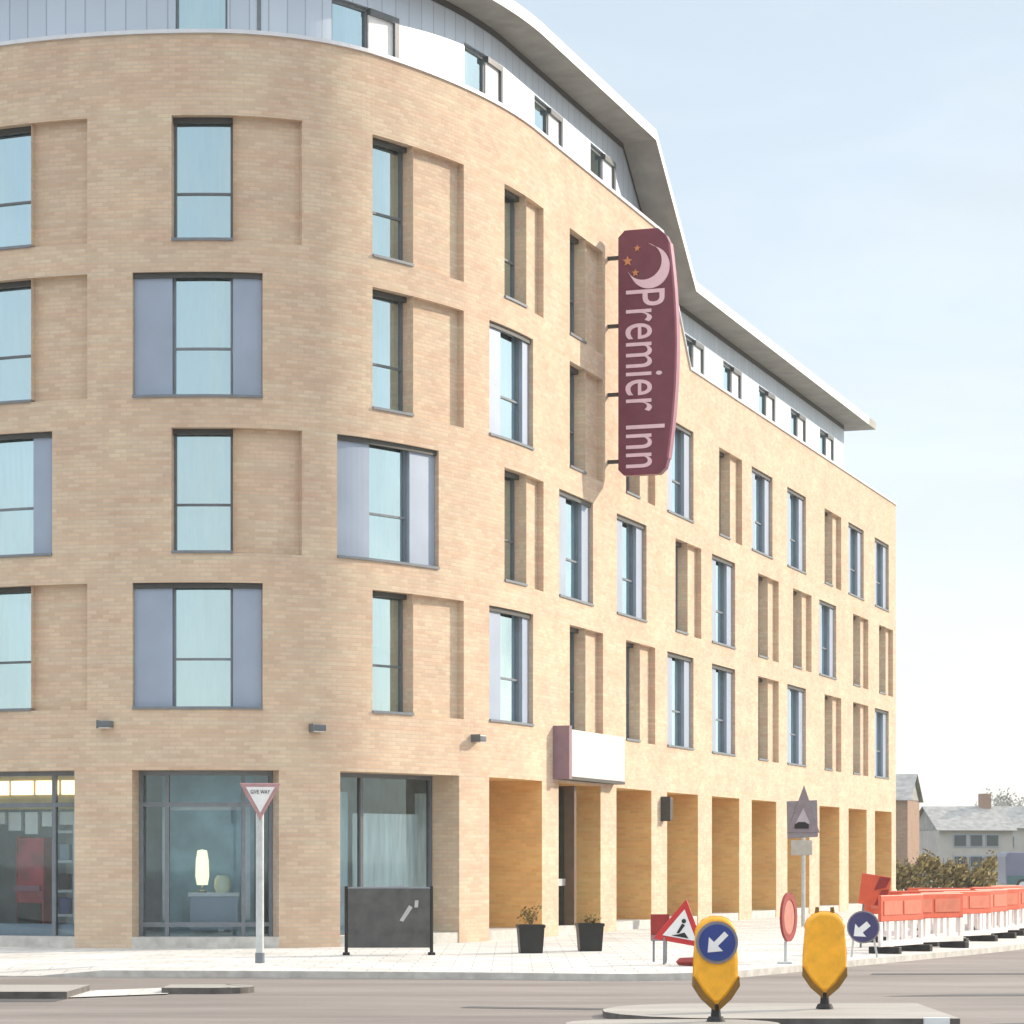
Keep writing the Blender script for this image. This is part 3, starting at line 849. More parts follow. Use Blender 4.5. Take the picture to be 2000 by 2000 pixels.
# crescent
mo = []
for i in range(25):
    a = R(-150+225*i/24); mo.append((1.01+0.46*math.cos(a), 14.76+0.47*math.sin(a)))
for i in range(25):
    a = R(75-225*i/24); mo.append((0.87+0.42*math.cos(a), 14.90+0.41*math.sin(a)))
sprism(mo, -0.15, -0.118, 'moon', M['signtext'], sign)
def star(u, z, r):
    return [(u+(r if k % 2 == 0 else r*0.42)*math.sin(k*math.pi/5), z+(r if k % 2 == 0 else r*0.42)*math.cos(k*math.pi/5)) for k in range(10)]
ob = plain('orange_star', (0.60, 0.24, 0.10), 0.5)
sprism(star(0.50, 14.93, 0.12), -0.15, -0.118, 'star', ob, sign)
sprism(star(0.68, 14.66, 0.09), -0.15, -0.118, 'star', ob, sign)
sprism(star(0.72, 15.20, 0.08), -0.15, -0.118, 'star', ob, sign)
c = spt(0.90, -0.128, 12.30)
zv = Vector((0, 0, 1))
mw = Matrix(((-zv.x, nv.x, -tv.x, c.x), (-zv.y, nv.y, -tv.y, c.y), (-zv.z, nv.z, -tv.z, c.z), (0,0,0,1)))
o = text('lettering', 'Premier Inn', 0.8, 0.012, M['signtext'], mw, None, 3.95, 0.90)
o.parent = sign; o.matrix_parent_inverse = Matrix.Translation(-Vector(sign.location))
for z in (15.05, 13.53, 12.0, 10.5):
    sprism([(0.0, z-0.04), (0.3, z-0.04), (0.3, z+0.04), (0.0, z+0.04)], -0.04, 0.04, 'bracket', M['darktrim'], sign)

# ------------------------------------------------------------------ ground
gb = MB(); gb.face([(-900,-300,-0.1),(1500,-300,-0.1),(1500,2500,-0.1),(-900,2500,-0.1)])
struct(gb.build('ground', M['asphalt']))
KX = [(-60, 40.0), (-14, 38.9), (-5.0, 38.7), (0, 37.9), (1.6, 37.3), (3.0, 38.0), (3.9, 39.6), (5.83, 43.3), (9.7, 50.4), (14.5, 62.0), (24.0, 90.0), (44.0, 148.0)]
def inset(pts, d):
    outp = []
    for i, p in enumerate(pts):
        a = Vector(pts[max(0, i-1)]); b = Vector(pts[min(len(pts)-1, i+1)])
        t = (b-a).normalized(); outp.append((p[0]-t.y*d, p[1]+t.x*d))
    return outp
# smooth the kerb line
def chaikin(p, n=2):
    for _ in range(n):
        q = [p[0]]
        for a, b in zip(p[:-1], p[1:]):
            q += [(a[0]*.75+b[0]*.25, a[1]*.75+b[1]*.25), (a[0]*.25+b[0]*.75, a[1]*.25+b[1]*.75)]
        p = q+[p[-1]]
    return p
KL = chaikin(KX, 3)
KH = 0.0
def kz(x): # dropped kerb at the left, full upstand from the sign post on
    if x > -6.0: return KH
    if x < -6.6: return -0.08
    return -0.08+(KH+0.08)*(x+6.6)/0.6
KI = inset(KL, 0.16); KJ = inset(KL, 1.3)
kb = MB()
for i in range(len(KL)-1):
    a, b, c, d = KL[i], KL[i+1], KI[i+1], KI[i]
    za, zb2 = kz(a[0]), kz(b[0])
    kb.face([(a[0],a[1],-0.12),(b[0],b[1],-0.12),(b[0],b[1],zb2),(a[0],a[1],za)])
    kb.face([(a[0],a[1],za),(b[0],b[1],zb2),(c[0],c[1],zb2),(d[0],d[1],za)])
struct(kb.build('kerb', M['kerb'], merge=False))
pb = MB()
for i in range(len(KI)-1):
    a, b, c, d = KI[i], KI[i+1], KJ[i+1], KJ[i]
    pb.face([(a[0],a[1],kz(a[0])),(b[0],b[1],kz(b[0])),(c[0],c[1],KH),(d[0],d[1],KH)])
poly = [(x, y, KH) for x, y in KJ] + [(30, 170, KH), (-60, 170, KH)]
pb.face(poly)
struct(pb.build('pavement', M['paving'], merge=False))

# traffic islands in the road (raised kerb stones round a paved top)
def island(pts, h, name='traffic_island', topmat='islandtop'):
    mb = MB(); h = h-0.1
    n = len(pts)
    cx = sum(p[0] for p in pts)/n; cy = sum(p[1] for p in pts)/n
    ins = [(p[0]+(cx-p[0])*0.0 + (0.13 if p[0] < cx else -0.13), p[1]+(0.13 if p[1] < cy else -0.13)) for p in pts]
    for i in range(n):
        a, b = pts[i], pts[(i+1) % n]; c, d = ins[(i+1) % n], ins[i]
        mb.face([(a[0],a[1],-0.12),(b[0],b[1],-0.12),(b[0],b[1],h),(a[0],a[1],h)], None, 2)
        mb.face([(a[0],a[1],h),(b[0],b[1],h),(c[0],c[1],h),(d[0],d[1],h)], None, 1)
    mb.face([(x, y, h) for x, y in ins], None, 1)
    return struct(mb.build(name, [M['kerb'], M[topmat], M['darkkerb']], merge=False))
def nose(xa, xb, y0, y1, right=True, left=False):
    r = (y1-y0)/2; pts = [(xa, y0)] if not left else []
    if left:
        pts = [(xa+r*0.9*math.cos(R(a)), y0+r+r*math.sin(R(a))) for a in range(90, 271, 20)]
    if right: pts += [(xb+r*0.9*math.cos(R(a)), y0+r+r*math.sin(R(a))) for a in range(-90, 91, 20)]
    else: pts += [(xb, y0), (xb, y1)]
    if not left: pts += [(xa, y1)]
    return pts
island(nose(-30, -5.45, 32.6, 34.4, right=False), 0.09)
island(nose(-4.45, -3.72, 33.8, 34.7), 0.08)
mb = MB(); mb.face([(-5.45,32.7,-0.085),(-4.35,33.6,-0.085),(-4.35,35.4,-0.085),(-5.45,34.4,-0.085)])
struct(mb.build('dropped_crossing', M['paving'], merge=False))
island(nose(1.16, 2.05, 25.9, 27.3, left=True), 0.07)
island(nose(2.30, 4.62, 27.45, 30.4, left=True, right=False), 0.068)
# white painted kerb stone let into the near edge of the island
mb = MB(); mb.box(4.24, 4.50, 27.36, 27.446, -0.11, -0.021)
struct(mb.build('white_kerb_stone', M['whitepaint']))
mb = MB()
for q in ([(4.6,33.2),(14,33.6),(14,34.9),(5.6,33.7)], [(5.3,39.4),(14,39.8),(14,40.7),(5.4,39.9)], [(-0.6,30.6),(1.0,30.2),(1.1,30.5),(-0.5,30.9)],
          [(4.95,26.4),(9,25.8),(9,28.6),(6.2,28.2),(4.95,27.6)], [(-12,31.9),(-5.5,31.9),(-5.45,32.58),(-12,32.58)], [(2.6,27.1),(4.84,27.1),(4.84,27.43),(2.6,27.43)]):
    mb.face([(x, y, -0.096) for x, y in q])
struct(mb.build('road_repair', M['tar'], merge=False))  # flat dark patches, mostly painted road shadow and kerb-foot shade
mb = MB(); mb.face([(15.5,95,-0.08),(200,95,-0.08),(300,700,-0.08),(40,700,-0.08)])
struct(mb.build('verge', M['grass'], merge=False))

# ------------------------------------------------------------------ street furniture
def gz(y, h=0.0): return h
def disc(mb, r, y0, y1, n=28, cx=0, cz=0, mi=0):
    return mb.prism([(cx+r*math.cos(2*math.pi*i/n), cz+r*math.sin(2*math.pi*i/n)) for i in range(n)], y0, y1, mi)
def ring(mb, r0, r1, y0, y1, n=32, mi=0):
    for i in range(n):
        a, b = 2*math.pi*i/n, 2*math.pi*(i+1)/n
        q = [(r*math.cos(t), r*math.sin(t)) for r, t in ((r0,a),(r1,a),(r1,b),(r0,b))]
        mb.prism(q, y0, y1, mi)
    return mb

# give way sign on the pavement
g = empty('give_way_sign', (-3.92, 41.4, KH), R(8), 'white post with small upside down triangular give way sign', 'road sign')
mb = MB().tube((0,0,0.16),(0,0,2.70),0.062,0.062,14); mb.build('post', M['polegrey'], g, smooth=True)
mb = MB().tube((0,0,-0.02),(0,0,0.16),0.075,0.075,14); mb.build('base_sleeve', M['greyframe'], g, smooth=True)
tri = lambda s, zc: [(0, zc-s*1.0), (s*0.9, zc+s*0.6), (-s*0.9, zc+s*0.6)]
mb = MB().prism(tri(0.36, 2.58), -0.11, -0.085); mb.build('plate', plain('faded_red', (0.42, 0.24, 0.24), 0.5), g, bevel=0.012)
mb = MB().prism(tri(0.25, 2.585), -0.122, -0.112); mb.build('plate_face', M['signwhite'], g)
text('lettering', 'GIVE WAY', 0.07, 0.002, M['black'], Matrix(((1,0,0,0),(0,0,-1,-0.126),(0,1,0,2.66),(0,0,0,1))), g, 0.30, 0.06)

# amber traffic island bollards
def shield(w, zb, zt, zs):
    o = [(0.03, zb), (w*0.60, zb+0.11), (w*0.97, zb+0.22), (w, zb+0.27)]
    o += [(w*0.985, zs-0.25), (w*0.93, zs)]
    for i in range(1, 8):
        a = R(90*i/8); o.append((w*0.93*math.cos(a)**0.8, zs+(zt-zs)*math.sin(a)))
    return o + [(0, zt)] + [(-x, z) for x, z in reversed(o)]
def pillow(mb, outline, t0, t1, k=0.80):
    n = len(outline); cz = sum(z for _, z in outline)/n
    q = [(x*k, cz+(z-cz)*(0.5+0.5*k)) for x, z in outline]
    for sg in (-1, 1):
        for i in range(n):
            (a, b), (c, d) = outline[i], outline[(i+1) % n]; (e, f), (g, h) = q[i], q[(i+1) % n]
            mb.face([(a, sg*t0, b), (c, sg*t0, d), (g, sg*t1, h), (e, sg*t1, f)])
        mb.face([(x, sg*t1, z) for x, z in q])
    for i in range(n):
        (a, b), (c, d) = outline[i], outline[(i+1) % n]
        mb.face([(a, -t0, b), (a, t0, b), (c, t0, d), (c, -t0, d)])
    return mb
def bollard(loc, rz, w, zt, label, with_disc):
    b = empty('traffic_bollard', loc, rz, label, 'bollard', 'amber bollards on the traffic islands')
    mb = pillow(MB(), shield(w, 0.16, zt, zt-0.2), 0.03, 0.062); mb.build('body', M['amber'], b, bevel=0.012)
    # dark V-shaped lower trim, hugging the taper
    for sgn in (-1, 1):
        q = [(sgn*0.02, 0.11), (sgn*(w*0.66), 0.225), (sgn*(w+0.012), 0.36), (sgn*(w+0.006), 0.46), (sgn*(w*0.62-0.02), 0.285), (sgn*0.02, 0.185)]
        if sgn > 0: pass
        else: q = q[::-1]
        mb = MB().prism(q, -0.068, 0.068); mb.build('lower_trim', M['ambertrim'], b, bevel=0.006)
    mb = MB().tube((0,0,0.03),(0,0,0.18),0.055,0.04,14); mb.build('neck', M['rubber'], b, smooth=True)
    mb = MB().lathe([(0.0,0.05),(0.075,0.05),(0.10,0.0)]); mb.build('foot', M['rubber'], b, smooth=True)
    if with_disc:
        mb = disc(MB(), 0.215, -0.082, -0.060, cz=0.80); mb.build('rim', M['signback'], b)
        mb = disc(MB(), 0.185, -0.098, -0.083, cz=0.80); dd = mb.build('disc', M['signblue'], b)
        ca, sa = math.cos(R(45)), math.sin(R(45))
        ar = [(-0.028,-0.02),(0.028,-0.02),(0.028,0.13),(-0.028,0.13)]
        hd = [(0,-0.14),(0.10,-0.02),(-0.10,-0.02)]
        rot = lambda q: [(x*math.cos(R(-45))-z*math.sin(R(-45)), 0.80+x*math.sin(R(-45))+z*math.cos(R(-45))) for x, z in q]
        mb = MB().prism(rot(ar), -0.104, -0.099); mb.prism(rot(hd), -0.104, -0.099); mb.build('arrow', M['signwhite'], dd, merge=False)
    else:
        for sgn in (-1, 1):
            mb = MB().tube((sgn*0.09,0,zt-0.06),(sgn*0.08,0,zt+0.05),0.028,0.022,10); mb.build('lug', M['ambertrim'], b, smooth=True)
    return b
bollard((2.06, 26.9, -0.03), R(4), 0.225, 1.06, 'amber bollard carrying a blue keep left arrow disc', True)
bollard((3.43, 29.2, -0.025), R(-6), 0.235, 1.06, 'taller looking plain amber bollard without any disc', False)

# red roadworks triangle on a folding stand
g = empty('roadworks_sign', (2.60, 40.9, KH), R(-6), 'red triangular roadworks sign leaning on a folding stand behind the left bollard', 'road sign')
def rt(q, a=R(-10), c=(0.0, 0.55)):
    return [(c[0]+x*math.cos(a)-z*math.sin(a), c[1]+x*math.sin(a)+z*math.cos(a)) for x, z in q]
T = lambda s: [(-s*0.88, -s*0.5), (s*0.88, -s*0.5), (0, s)]
mb = MB().prism(rt(T(0.46)), -0.02, 0.0); mb.build('plate', M['signred'], g, bevel=0.008)
mb = MB().prism(rt(T(0.30)), -0.032, -0.021); pf = mb.build('plate_face', M['signwhite'], g)
mb = MB().prism(rt([(-0.13,-0.13),(0.14,-0.13),(0.06,-0.05),(-0.02,-0.09)]), -0.038, -0.033)
mb.prism(rt([(-0.06,-0.08),(-0.02,-0.08),(0.05,0.06),(0.0,0.08)]), -0.038, -0.033)
disc(mb, 0.035, -0.038, -0.033, 12, *rt([(0.02, 0.12)])[0]); mb.build('pictogram', M['black'], pf, merge=False)
for x in (-0.26, 0.26):
    mb = MB().tube((x,0.02,0.55),(x,0.38,0.0),0.018,None,8); mb.build('leg', M['greyframe'], g)
    mb = MB().tube((x,0.02,0.5),(x,-0.12,0.0),0.018,None,8); mb.build('leg', M['greyframe'], g)
mb = MB().lathe([(0,0),(0.2,0.01),(0.24,0.06),(0.18,0.12),(0,0.13)], (0,0,0), 14)
for i, v in enumerate(mb.v): mb.v[i] = (v[0]+2.72, v[1]*0.6+40.35, v[2]+KH)
tag(mb.build('sandbag', M['signdarkred'], smooth=True), 'dark red sandbag lying in front of the roadworks triangle', 'sandbag')
g = empty('chevron_board', (2.33, 41.9, KH), R(10), 'dark maroon board on short legs left of the roadworks triangle', 'road sign')
mb = MB().box(-0.15, 0.15, -0.02, 0.02, 0.33, 0.75); mb.build('board', M['signdarkred'], g, bevel=0.008)
mb = MB().box(-0.15, 0.15, -0.03, -0.021, 0.33, 0.42); mb.build('lower_strip', M['signback'], g)
for x in (-0.1, 0.1):
    mb = MB().tube((x,0.01,0.35),(x,0.01,0),0.018,None,8); mb.build('leg', M['greyframe'], g)

# thin red-ringed disc seen nearly edge-on
g = empty('round_sign', (4.28, 41.2, KH), R(66), 'red ringed round sign turned nearly edge on, left of the plain bollard', 'road sign')
mb = ring(MB(), 0.27, 0.38, -0.02, 0.02); 
for i, v in enumerate(mb.v): mb.v[i] = (v[0], v[1], v[2]+0.72)
mb.build('ring', M['signdarkred'], g, merge=False)
mb = disc(MB(), 0.275, -0.01, 0.01, cz=0.72); mb.build('disc_face', plain('faded_orange_face', (0.50, 0.20, 0.15), 0.5), g)
mb = MB().tube((0,0.05,0),(0,0.05,0.9),0.024,None,8); mb.build('post', M['polegrey'], g)
mb = MB().box(-0.14,0.14,-0.1,0.14,0,0.03); mb.build('foot', M['polegrey'], g, bevel=0.008)

# blue keep-left disc on its own low stand
g = empty('keep_left_sign', (5.78, 43.8, KH), R(-14), 'blue arrow disc on a low stand right of the plain bollard', 'road sign')
mb = disc(MB(), 0.27, -0.02, 0.0, cz=0.50); mb.build('rim', M['signback'], g)
mb = disc(MB(), 0.245, -0.032, -0.021, cz=0.50); dd = mb.build('disc', plain('dark_sign_blue', (0.05, 0.045, 0.13), 0.4), g)
rot = lambda q: [(x*math.cos(R(-50))-z*math.sin(R(-50)), 0.48+x*math.sin(R(-50))+z*math.cos(R(-50))) for x, z in q]
mb = MB().prism(rot([(-0.05,-0.05),(0.05,-0.05),(0.05,0.12),(-0.05,0.12)]), -0.04, -0.033); mb.prism(rot([(0,-0.2),(0.14,-0.05),(-0.14,-0.05)]), -0.04, -0.033); mb.build('arrow', M['signwhite'], dd, merge=False)
for x in (-0.15, 0.15):
    mb = MB().tube((x,0.01,0.45),(x*1.4,0.15,0),0.018,None,8); mb.build('leg', M['polegrey'], g)

# grey signal-like warning sign by the arcade
g = empty('warning_sign', (6.98, 64.2, KH), R(2), 'grey backed triangular warning sign on a pole before the arcade', 'road sign')
gq = M['signback']
mb = MB().tube((0.05,0.04,0),(0.05,0.04,3.2),0.05,None,12); mb.build('pole', M['polegrey'], g, smooth=True)
mb = MB().prism([(-0.34,2.12),(0.40,2.16),(0.38,3.05),(-0.36,3.02)], -0.01, 0.02); mb.build('backing_board', M['signback'], g, bevel=0.01)
mb = MB().prism([(-0.36,2.26),(0.44,2.26),(0.06,3.42)], -0.035, -0.012); mb.build('triangle', plain('mauve_grey', (0.22, 0.19, 0.21), 0.5), g, bevel=0.012)
mb = MB().prism([(-0.15,2.48),(0.20,2.48),(0.04,2.86)], -0.044, -0.036); mb.build('triangle_face', plain('pale_mauve', (0.42, 0.38, 0.42), 0.5), g)
mb = MB().prism([(-0.17,2.36),(0.17,2.36),(0.17,2.46),(0.08,2.52),(-0.08,2.52),(-0.17,2.46)], -0.05, -0.037); mb.build('pictogram', M['black'], g)
mb = MB().box(-0.26, 0.26, -0.03, -0.005, 1.72, 2.08); mb.build('lower_plate', plain('pale_plate', (0.42, 0.40, 0.36), 0.5), g, bevel=0.01)

# red and white plastic barriers along the kerb
def make_barrier():
    b = empty('plastic_barrier', (0,0,0), 0, 'x', 'barrier', 'red plastic barriers along the kerb')
    mb = MB().box(-0.98,0.98,-0.03,0.03,0.55,1.0); mb.build('top_panel', M['barrier'], b, bevel=0.015)
    mb = MB().box(-0.86,-0.05,-0.042,-0.031,0.66,0.9); mb.box(0.05,0.86,-0.042,-0.031,0.66,0.9); mb.build('reflector', plain('faded_reflector', (0.60,0.17,0.10), 0.4), b)
    mb = MB()
    for x in (-0.93,-0.56,-0.19,0.19,0.56,0.93): mb.box(x-0.05,x+0.05,-0.025,0.025,0.12,0.549)
    mb.box(-0.98,0.98,-0.026,0.026,0.12,0.22)
    mb.build('lower_rails', M['barrierwhite'], b, merge=False)
    for x in (-0.72,0.72):
        mb = MB().box(x-0.07,x+0.07,-0.28,0.28,0.0,0.119); mb.build('foot', M['rubber'], b, bevel=0.015)
    return b
b0 = make_barrier()
bd = Vector((2.42, 6.6, 0)).normalized(); ang = math.atan2(bd.y, bd.x)
bl = ['plastic barrier nearest the road signs, at the left end of the red row',
      'second red plastic barrier along the kerb from the road signs',
      'third red plastic barrier along the kerb from the road signs',
      'fourth red plastic barrier along the kerb, mid row',
      'fifth red plastic barrier, beyond the middle of the row',
      'sixth red plastic barrier, second last before the picture edge',
      'red plastic barrier at the far right end of the row']
for k in range(7):
    o = b0 if k == 0 else copy_tree(b0)
    q = Vector((6.75, 46.2, 0)) + bd*(2.06*k)
    o.location = (q.x+0.15*math.sin(k*2.1), q.y, KH)
    o.rotation_euler = (0, 0, ang + R([4,-9,3,-3,6,-4,2][k]) - R(14))
    o['label'] = bl[k]
b2 = ['faded red barrier of the back row, just behind the second one', 'red barrier of the back row, behind the gap between third and fourth', 'red barrier of the back row, turned across the line', 'leaning red barrier in the back row near the middle', 'last red barrier of the back row, by the picture edge']
for k in range(5):
    o = copy_tree(b0)
    q = Vector((7.9, 52.2, 0)) + bd*(2.9*k)
    o.location = (q.x+[0, .25, -.15, .3, 0][k]-0.2, q.y, KH)
    o.rotation_euler = (R([0, -3, 0, 5, 0][k]), 0, ang + R([-40, -22, -75, -30, -12][k]))
    o['label'] = b2[k]
g = empty('diversion_board', (6.62, 48.6, KH), R(12), 'dark red board raised on a frame behind the left end of the barriers', 'road sign')
mb = MB().prism(rt([(-0.28,-0.28),(0.28,-0.28),(0.28,0.28),(-0.28,0.28)], R(-8), (0, 1.05)), -0.02, 0.02); mb.build('board', M['barrier'], g, bevel=0.01)
for q in ([(0.02,-0.26),(0.20,-0.26),(0.26,0.05),(0.12,0.02)], [(-0.02,0.0),(0.2,0.08),(0.26,0.26),(0.06,0.26)]):
    mb = MB().prism(rt(q, R(-8), (0, 1.05)), -0.03, -0.021); mb.build('chevron', M['signdarkred'], g)
for x in (-0.2, 0.2):
    mb = MB().tube((x,0.03,0.9),(x,0.2,0),0.02,None,8); mb.build('leg', M['greyframe'], g)

# charcoal canvas windbreak before the third shop front
g = empty('canvas_windbreak', (-2.08, 45.0, KH), R(3), 'charcoal canvas windbreak with a pale slash mark in front of the wall', 'windbreak')
mb = MB().box(-0.70,0.70,-0.012,0.012,0.12,1.12); mb.build('canvas', M['charcoal'], g)
for x in (-0.72, 0.72):
    mb = MB().tube((x,0,0),(x,0,1.16),0.03,None,12); mb.build('post', M['black'], g, smooth=True)
    mb = MB().box(x-0.06,x+0.06,-0.2,0.2,0,0.04); mb.build('foot', M['black'], g, bevel=0.008)
mb = MB().tube((-0.72,0,1.13),(0.72,0,1.13),0.018,None,8); mb.build('top_rail', M['greyframe'], g)
mb = MB().prism([(0.18,0.58),(0.24,0.56),(0.40,0.80),(0.34,0.84)], -0.018, -0.013); mb.prism([(0.43,0.80),(0.49,0.80),(0.50,0.92),(0.44,0.92)], -0.018, -0.013)
mb.build('emblem', plain('faded_white_print', (0.42,0.42,0.40), 0.7), g, merge=False)

# planters flanking the entrance, with thin shrubs
def planter(loc, label):
    p = empty('planter', loc, R(6), label, 'planter', 'black planters beside the entrance')
    mb = MB().prism([(-0.19,0.0),(0.19,0.0),(0.225,0.46),(-0.225,0.46)], -0.2, 0.2); mb.build('tub', M['planter'], p, bevel=0.012)
    mb = MB().box(-0.21,0.21,-0.19,0.19,0.462,0.47); mb.build('soil', M['soil'], p)
    mb = MB()
    for q in ((-0.235,0.235,-0.215,-0.185),(-0.235,0.235,0.185,0.215),(-0.235,-0.205,-0.185,0.185),(0.205,0.235,-0.185,0.185)): mb.box(*q,0.44,0.49)
    mb.build('rim', M['planter'], p, merge=False)
def leaves(mb, rng, n, fn, size):
    for _ in range(n):
        p = Vector(fn())
        a = Vector((rng.gauss(0,1), rng.gauss(0,1), rng.gauss(0,1))).normalized(); b = a.orthogonal().normalized()
        s = size*rng.uniform(0.6, 1.3)
        c = a.cross(b)
        mb.face([p-b*s, p+c*s*0.45, p+b*s, p-c*s*0.45])
def shrub(loc, label, h, n, seed):
    p = empty('potted_shrub', loc, 0, label, 'plant', 'shrubs in the entrance planters')
    rng = random.Random(seed)
    mb = MB()
    tips = []
    for k in range(7):
        a = rng.uniform(0, 6.28); q = (0.13*math.cos(a), 0.13*math.sin(a), h*rng.uniform(0.6, 1))
        mb.tube((0,0,0), q, 0.008, 0.003, 5); tips.append(q)
    mb.build('stem', M['bark'], p, merge=False)
    mb = MB()
    def fn():
        q = rng.choice(tips); t = rng.uniform(0.35, 1.05)
        return (q[0]*t+rng.gauss(0,.045), q[1]*t+rng.gauss(0,.045), q[2]*t+rng.gauss(0,.04))
    leaves(mb, rng, n, fn, 0.035); mb.build('foliage', M['shrubleaf'], p, merge=False)
planter((0.32, 45.9, KH), 'black square planter left of the hotel entrance')
shrub((0.32, 45.9, KH+0.47), 'thin brown shrub in the planter left of the entrance', 0.34, 130, 2)
planter((1.37, 46.9, KH), 'black square planter right of the hotel entrance')
shrub((1.37, 46.9, KH+0.47), 'tiny low shrub in the planter right of the entrance', 0.14, 60, 5)

# ------------------------------------------------------------------ beyond the hotel
h = empty('brick_house', (26.9, 205, 0), R(-15), 'brown brick house just past the far end of the hotel', 'house')
mb = MB().box(-4,4,-4,4,0,6.2); mb.build('wall', M['housebrick'], h)
mb = MB()
mb.face([(-4.3,-4.3,6.1),(4.3,-4.3,6.1),(4.3,0,8.2),(-4.3,0,8.2)]); mb.face([(-4.3,4.3,6.1),(4.3,4.3,6.1),(4.3,0,8.2),(-4.3,0,8.2)])
for x in (-4,4): mb.face([(x,-4,6.1),(x,4,6.1),(x,0,8.1)])
mb.build('roof', M['rooftile'], h, merge=False)
for x in (-2, 1.8):
    for z in (0.9, 3.4):
        mb = MB().box(x-0.6,x+0.6,-4.06,-3.98,z,z+1.3); f = mb.build('window', M['whitepaint'], h)
        mb = MB().box(x-0.5,x+0.5,-4.09,-4.062,z+0.1,z+1.2); mb.build('pane', M['vanglass'], f)
for k, (x, y, rz, wd, hh, lab) in enumerate(((38.5, 228, R(8), 6.4, 4.2, 'long grey house with a low tiled roof beyond the hedge'), (45.5, 246, R(-6), 8, 4.6, 'grey gabled house behind the long grey house'))):
    h = empty('grey_house', (x, y, 0), rz, lab, 'house', 'grey houses beyond the hedge')
    mb = MB().box(-wd/2,wd/2,-4,4,0,hh); mb.build('wall', M['houserender'], h)
    mb = MB()
    mb.face([(-wd/2-.3,-4.4,hh-.1),(wd/2+.3,-4.4,hh-.1),(wd/2+.3,0,hh+2),(-wd/2-.3,0,hh+2)]); mb.face([(-wd/2-.3,4.4,hh-.1),(wd/2+.3,4.4,hh-.1),(wd/2+.3,0,hh+2),(-wd/2-.3,0,hh+2)])
    for s in (-1,1): mb.face([(s*wd/2,-4,hh-.1),(s*wd/2,4,hh-.1),(s*wd/2,0,hh+1.9)])
    r = mb.build('roof', M['rooftile'], h, merge=False)
    mb = MB().box(wd/2-1.6,wd/2-0.7,-0.4,0.4,hh+1,hh+3.1); mb.build('chimney', M['housebrick'], r)
    for i in range(3):
        xx = -wd/2+1.8+i*(wd-3.6)/2
        for z in (0.9, 2.7):
            mb = MB().box(xx-0.6,xx+0.6,-4.06,-3.98,z,z+1.1); f = mb.build('window', M['panel'], h)
            mb = MB().box(xx-0.5,xx+0.5,-4.09,-4.062,z+0.1,z+1.0); mb.build('pane', M['vanglass'], f)
# hedge
hd = empty('hedge', (20, 112, 0), 0, 'brown green hedge running behind the red barriers', 'hedge')
rng = random.Random(11)
mb = MB()
def hl():
    x = rng.uniform(-6, 0.35)
    top = 1.45+0.22*math.sin(1.9*x)+0.16*math.sin(4.7*x+1)+0.10*math.sin(11*x)
    z = (rng.random()**0.55)*top + (abs(rng.gauss(0, 0.18)) if rng.random() < 0.12 else 0)
    return (x, rng.gauss(0, 0.38), z)
leaves(mb, rng, 6500, hl, 0.12)
mb.build('foliage', M['hedgeleaf'], hd, merge=False)
mb = MB()
for k in range(26):
    x = rng.uniform(-5.8, 0.2); mb.tube((x, rng.uniform(-.4,.4), 0), (x+rng.gauss(0,.15), rng.uniform(-.4,.4), 1.7), 0.035, 0.012, 5)
mb.build('stem', M['bark'], hd, merge=False)
# trees
def tree(loc, h, r, n, seed, label):
    t = empty('tree', loc, 0, label, 'tree', 'grey trees on the horizon')
    rng = random.Random(seed)
    mb = MB().tube((0,0,0),(0.1,0,h*0.55),0.16,0.09,8)
    cl = []
    for k in range(16):
        a = rng.uniform(0,6.28); q = Vector((r*0.75*math.cos(a)*rng.uniform(.2,1), r*0.75*math.sin(a)*rng.uniform(.2,1), h*rng.uniform(0.45,0.93)))
        mb.tube((0.05,0,h*rng.uniform(.3,.55)), q, 0.06, 0.02, 5); cl.append((q, rng.uniform(0.3, 0.5)*r))
    mb.build('trunk', M['bark'], t, merge=False)
    mb = MB()
    def fn():
        q, s = rng.choice(cl); return (q.x+rng.gauss(0,s*.5), q.y+rng.gauss(0,s*.5), q.z+rng.gauss(0,s*.42))
    leaves(mb, rng, n, fn, 0.2); mb.build('crown', M['treeleaf'], t, merge=False)
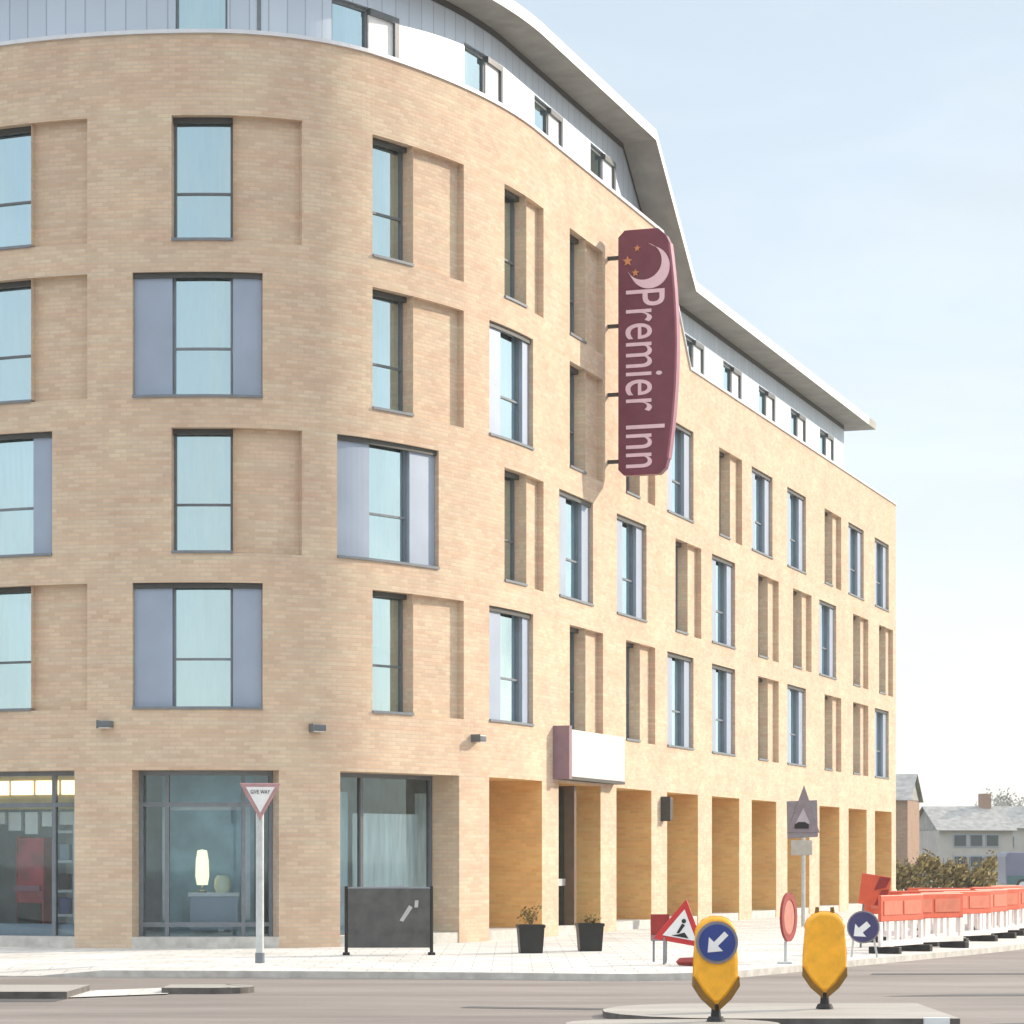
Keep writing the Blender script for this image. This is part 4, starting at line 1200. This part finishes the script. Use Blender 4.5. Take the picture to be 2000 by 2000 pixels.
for k, (px, Y, hh, r, lab) in enumerate(((1925, 290, 7.4, 2.6, 'small grey tree rising behind the gap between the grey houses'), (1955, 300, 9.0, 3.2, 'tallest grey tree beyond the grey houses, near the picture edge'), (1990, 310, 8.6, 3.4, 'broad grey tree at the right edge beyond the van'), (1870, 320, 7.0, 2.6, 'faint low tree behind the roof of the long grey house'))):
    tree(((px-1000)/5200*Y, Y, 0), hh, r, 1700, 20+k, lab)
# van at the right edge
v = empty('parked_van', (29.6, 148, -0.1), R(4), 'blue grey van parked beyond the barriers at the right edge', 'van')
mb = MB().prism([(-2.4,0.35),(2.4,0.35),(2.45,1.0),(1.7,1.25),(1.1,2.1),(-2.3,2.15),(-2.45,1.9)], -0.95, 0.95); mb.build('body', M['vanpaint'], v, bevel=0.06)
mb = MB().prism([(-2.35,0.36),(2.35,0.36),(2.38,0.85),(-2.38,0.85)], -0.975, -0.951); mb.build('lower_panel', plain('van_teal_band', (0.05,0.11,0.12), 0.4), v)
mb = MB().prism([(0.3,1.3),(1.35,1.3),(0.95,1.95),(0.3,1.95)], -0.975, -0.951); mb.build('side_window', M['vanglass'], v)
for x in (-1.5, 1.5):
    mb = disc(MB(), 0.33, -0.99, -0.80, cx=x, cz=0.33); w_ = mb.build('wheel', M['rubber'], v)
    mb = disc(MB(), 0.19, -1.0, -0.991, cx=x, cz=0.33); mb.build('rim', M['polegrey'], w_)

hm = bpy.data.materials.new('haze'); hm.use_nodes = True
t = hm.node_tree
for n in list(t.nodes): t.nodes.remove(n)
o = t.nodes.new('ShaderNodeOutputMaterial'); pv_ = t.nodes.new('ShaderNodeVolumePrincipled')
pv_.inputs['Color'].default_value = (0.93, 0.95, 0.97, 1); pv_.inputs['Density'].default_value = 0.0004; pv_.inputs['Anisotropy'].default_value = 0.2
t.links.new(pv_.outputs[0], o.inputs['Volume'])
mb = MB().box(-960, 1560, -360, 2560, -1.1, 21.5)
hz_o = mb.build('haze', hm); hz_o['kind'] = 'stuff'
